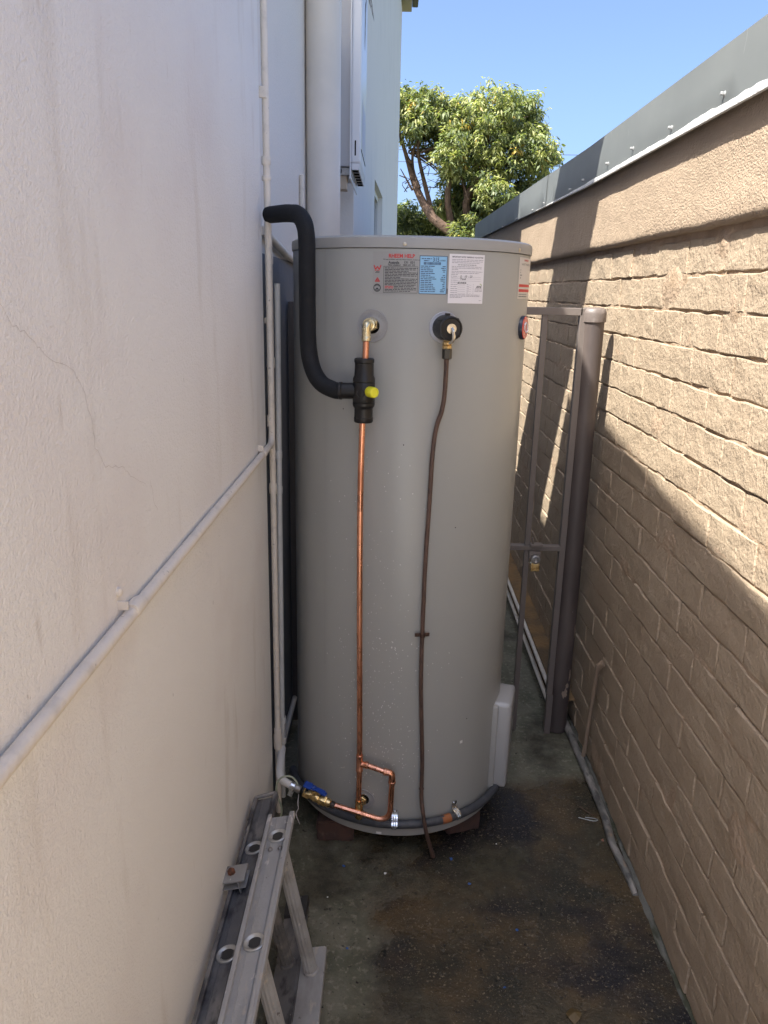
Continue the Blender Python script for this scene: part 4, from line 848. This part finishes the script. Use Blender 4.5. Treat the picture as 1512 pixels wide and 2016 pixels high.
def bulkleaves(name,tips,n_each,size,droop,mats,weights,parent,seed):
    v,N=leaves(tips,n_each,size,droop,seed=seed); c=np.array([v[:,0].mean(),v[:,1].mean(),v[:,2].min()])
    me=bpy.data.meshes.new(name); me.vertices.add(4*N); me.vertices.foreach_set('co',(v-c).ravel()); me.loops.add(4*N); me.loops.foreach_set('vertex_index',np.arange(4*N)); me.polygons.add(N); me.polygons.foreach_set('loop_start',np.arange(N)*4)
    me.polygons.foreach_set('loop_total',np.full(N,4))
    for m_ in mats: me.materials.append(m_)
    r=np.random.default_rng(seed+1); tipm=r.choice(len(mats),len(tips),p=weights); mi=np.repeat(tipm,n_each); sw=r.random(N)<.3; mi[sw]=r.choice(len(mats),sw.sum(),p=weights); me.polygons.foreach_set('material_index',mi.astype(np.int32)); me.update(calc_edges=True); me.validate()
    o=bpy.data.objects.new(name,me); C.objects.link(o); o.parent=parent; o.location=(c-WL[parent]).tolist(); stuff(o); return o
def blobtips(blobs,y,dy,per,seed):
    r=np.random.default_rng(seed); T=[]
    for (x,z,rad) in blobs:
        k=int(per*rad*rad)+6; d=r.normal(size=(k,3)); d/=np.linalg.norm(d,axis=1)[:,None]; q_=rad*r.uniform(.55,1.08,(k,1)); cyy=y+r.uniform(-dy,dy)
        T.append(np.array([x,cyy,z])+d*q_*np.array([1,1.2,.85]))
    return np.concatenate(T)
B=[(0.16,6.26,0.59),(0.63,6.15,0.63),(1.22,5.96,0.73),(1.81,6.02,0.70),(2.40,6.10,0.73),(2.95,6.11,0.67),(3.28,5.72,0.59),(3.37,6.26,0.35),(0.31,5.79,0.49),(0.84,5.59,0.53),(1.52,5.39,0.63),(2.31,5.34,0.77),(3.06,5.17,0.70),(3.60,5.06,0.49),(3.92,5.19,0.31),(3.80,5.82,0.22),(3.56,4.63,0.42),(1.54,4.78,0.35),(1.29,4.59,0.28),(2.36,4.61,0.63),(2.98,4.31,0.63),(2.12,3.98,0.49),(2.75,3.74,0.56),(3.33,4.13,0.35),(1.9,4.5,.5),(1.65,4.15,.45),(1.25,5.0,.4),(2.5,4.1,.5),(3.1,3.75,.45),(2.3,3.6,.5),(1.9,3.3,.45),(3.0,3.45,.4),(1.25,3.75,.33),(2.6,3.2,.45),(-.6,6.2,.7),(-1.3,5.8,.8),(-1.1,4.9,.7)]
tr=thing('broadleaf_tree',(1.7,22,0),'large broad-leaved tree with drooping glossy leaves rising beyond the passage','tree')
TYY=22.
tips=blobtips(B,TYY,.8,170,3)
bulkleaves('crown',tips,24,.14,.35,[leafA,leafB,leafC,leafD],[.36,.40,.21,.03],tr,5)
g=G()
def limb(pts,r0,r1,y=TYY):
    n=len(pts); P_=[(x+random.uniform(-.05,.05),y+.2*math.sin(i*1.7),z) for i,(x,z) in enumerate(pts)]; g.tube(P_,[r0+(r1-r0)*i/(n-1) for i in range(n)],8,3,True,.1)
limb([(2.5,0),(2.2,1.5),(1.7,2.9),(.93,3.51),(.52,4.26),(.27,4.87),(-.02,5.6)],.20,.035)
limb([(.52,4.26),(.37,4.75),(.39,5.24),(.71,5.67)],.05,.02); limb([(.36,4.88),(.17,5.12),(-.02,5.66)],.04,.015); limb([(.93,3.51),(.62,4.57),(.49,5.12),(.52,5.49)],.07,.02)
limb([(2.4,0.1),(1.7,2.6),(1.38,3.9),(1.42,4.65),(1.59,5.27)],.14,.03); limb([(2.5,.1),(2.04,3.02),(1.83,3.91),(2.15,4.67),(2.52,5.29)],.16,.03); limb([(1.83,3.91),(1.76,4.53),(1.53,5.14)],.06,.02); limb([(.4,4.2),(.01,4.75)],.03,.01)
limb([(2.15,4.6),(2.9,4.9),(3.5,5.0)],.05,.015); limb([(2.04,3.1),(2.7,3.8),(3.1,4.4)],.06,.015)
for k in range(46):
    b_=random.choice(B[:24]); a=random.uniform(0,2*math.pi); x0,z0=random.choice([(1.4,4.6),(1.59,5.2),(2.15,4.67),(.5,5.1),(.3,5.2),(2.9,4.9),(1.83,3.95)])
    limb([(x0,z0),((x0+b_[0])/2+random.uniform(-.1,.1),(z0+b_[1])/2),(b_[0]+b_[2]*.5*math.cos(a),b_[1]+b_[2]*.5*math.sin(a))],.024,.006,TYY+random.uniform(-.5,.5))
for k in range(26):
    x0=random.uniform(.2,.9); z0=random.uniform(4.1,5.3); limb([(x0,z0),(x0+random.uniform(-.2,.5),z0+random.uniform(0,.3)),(x0+random.uniform(-.3,.7),z0+random.uniform(-.2,.6))],.012,.004)
g.build('trunk',bark,tr,True)
lt=thing('bushy_tree',(1.5,23.5,0),'lower dark green bushy tree in front of the big tree, just above the tank lid','tree')
B2=[(1.6,3.95,.6),(2.15,3.8,.6),(1.1,3.6,.5),(2.9,3.5,.5),(1.60,3.65,.55),(1.07,3.25,.42),(2.03,3.21,.5),(.27,3.75,.42),(.0,3.6,.4),(.6,3.3,.45),(2.6,3.2,.5),(.2,3.0,.6),(1.0,2.7,.7),(1.8,2.6,.7),(-.5,3.4,.5)]
tips=blobtips(B2,23.4,.4,230,8)
bulkleaves('crown',tips,15,.155,.3,[leafA,leafB,leafC],[.35,.25,.40],lt,9)
g=G(); limb([(1.3,0),(1.2,1.6),(1.3,2.8)],.14,.06,23.5); limb([(1.2,1.6),(.4,2.8),(.2,3.5)],.07,.02,23.5); limb([(1.25,1.8),(1.9,2.8),(1.7,3.5)],.07,.02,23.5); g.build('trunk',bark,lt,True)
hd=thing('hedge_tree',(1,29,0),'shaded dark foliage mass seen behind the trunks','tree')
tips=blobtips([(x,z,.9) for x in np.arange(-3,4.4,.9) for z in (.8,2.0,3.2)],29,.5,90,12)
bulkleaves('crown',tips,8,.26,.2,[leafA,leafC],[.3,.7],hd,13)
g=G(); limb([(1,0),(1,1.5),(1.2,3)],.15,.04,29.); g.build('trunk',bark,hd,True)
# overhead wires between two poles outside the picture
wm=M('wire_black',(.03,.03,.03),.6)
for z,l in ((8.05,'upper faint overhead wire right of the tree'),(7.53,'lower faint overhead wire right of the tree')):
    tag(G().tube([(-25,40,z+.8),(-8,40,z+.25),(8,40,z),(24,40,z+.25),(40,40,z+.8)],.012,5,4).build('overhead_wire',wm),l,'wire')
for x in (-25.,40.):
    po=thing('power_pole',(x,40,0),'timber power pole carrying the wires, '+('left end' if x<0 else 'right end'),'pole')
    G().lathe((x,40,0),(0,0,1),[(.16,0),(.11,9.6)],12).build('shaft',bark,po,True); G().box(x-.05,x+.05,39.3,40.7,8.3,8.42).build('crossarm',bark,po)
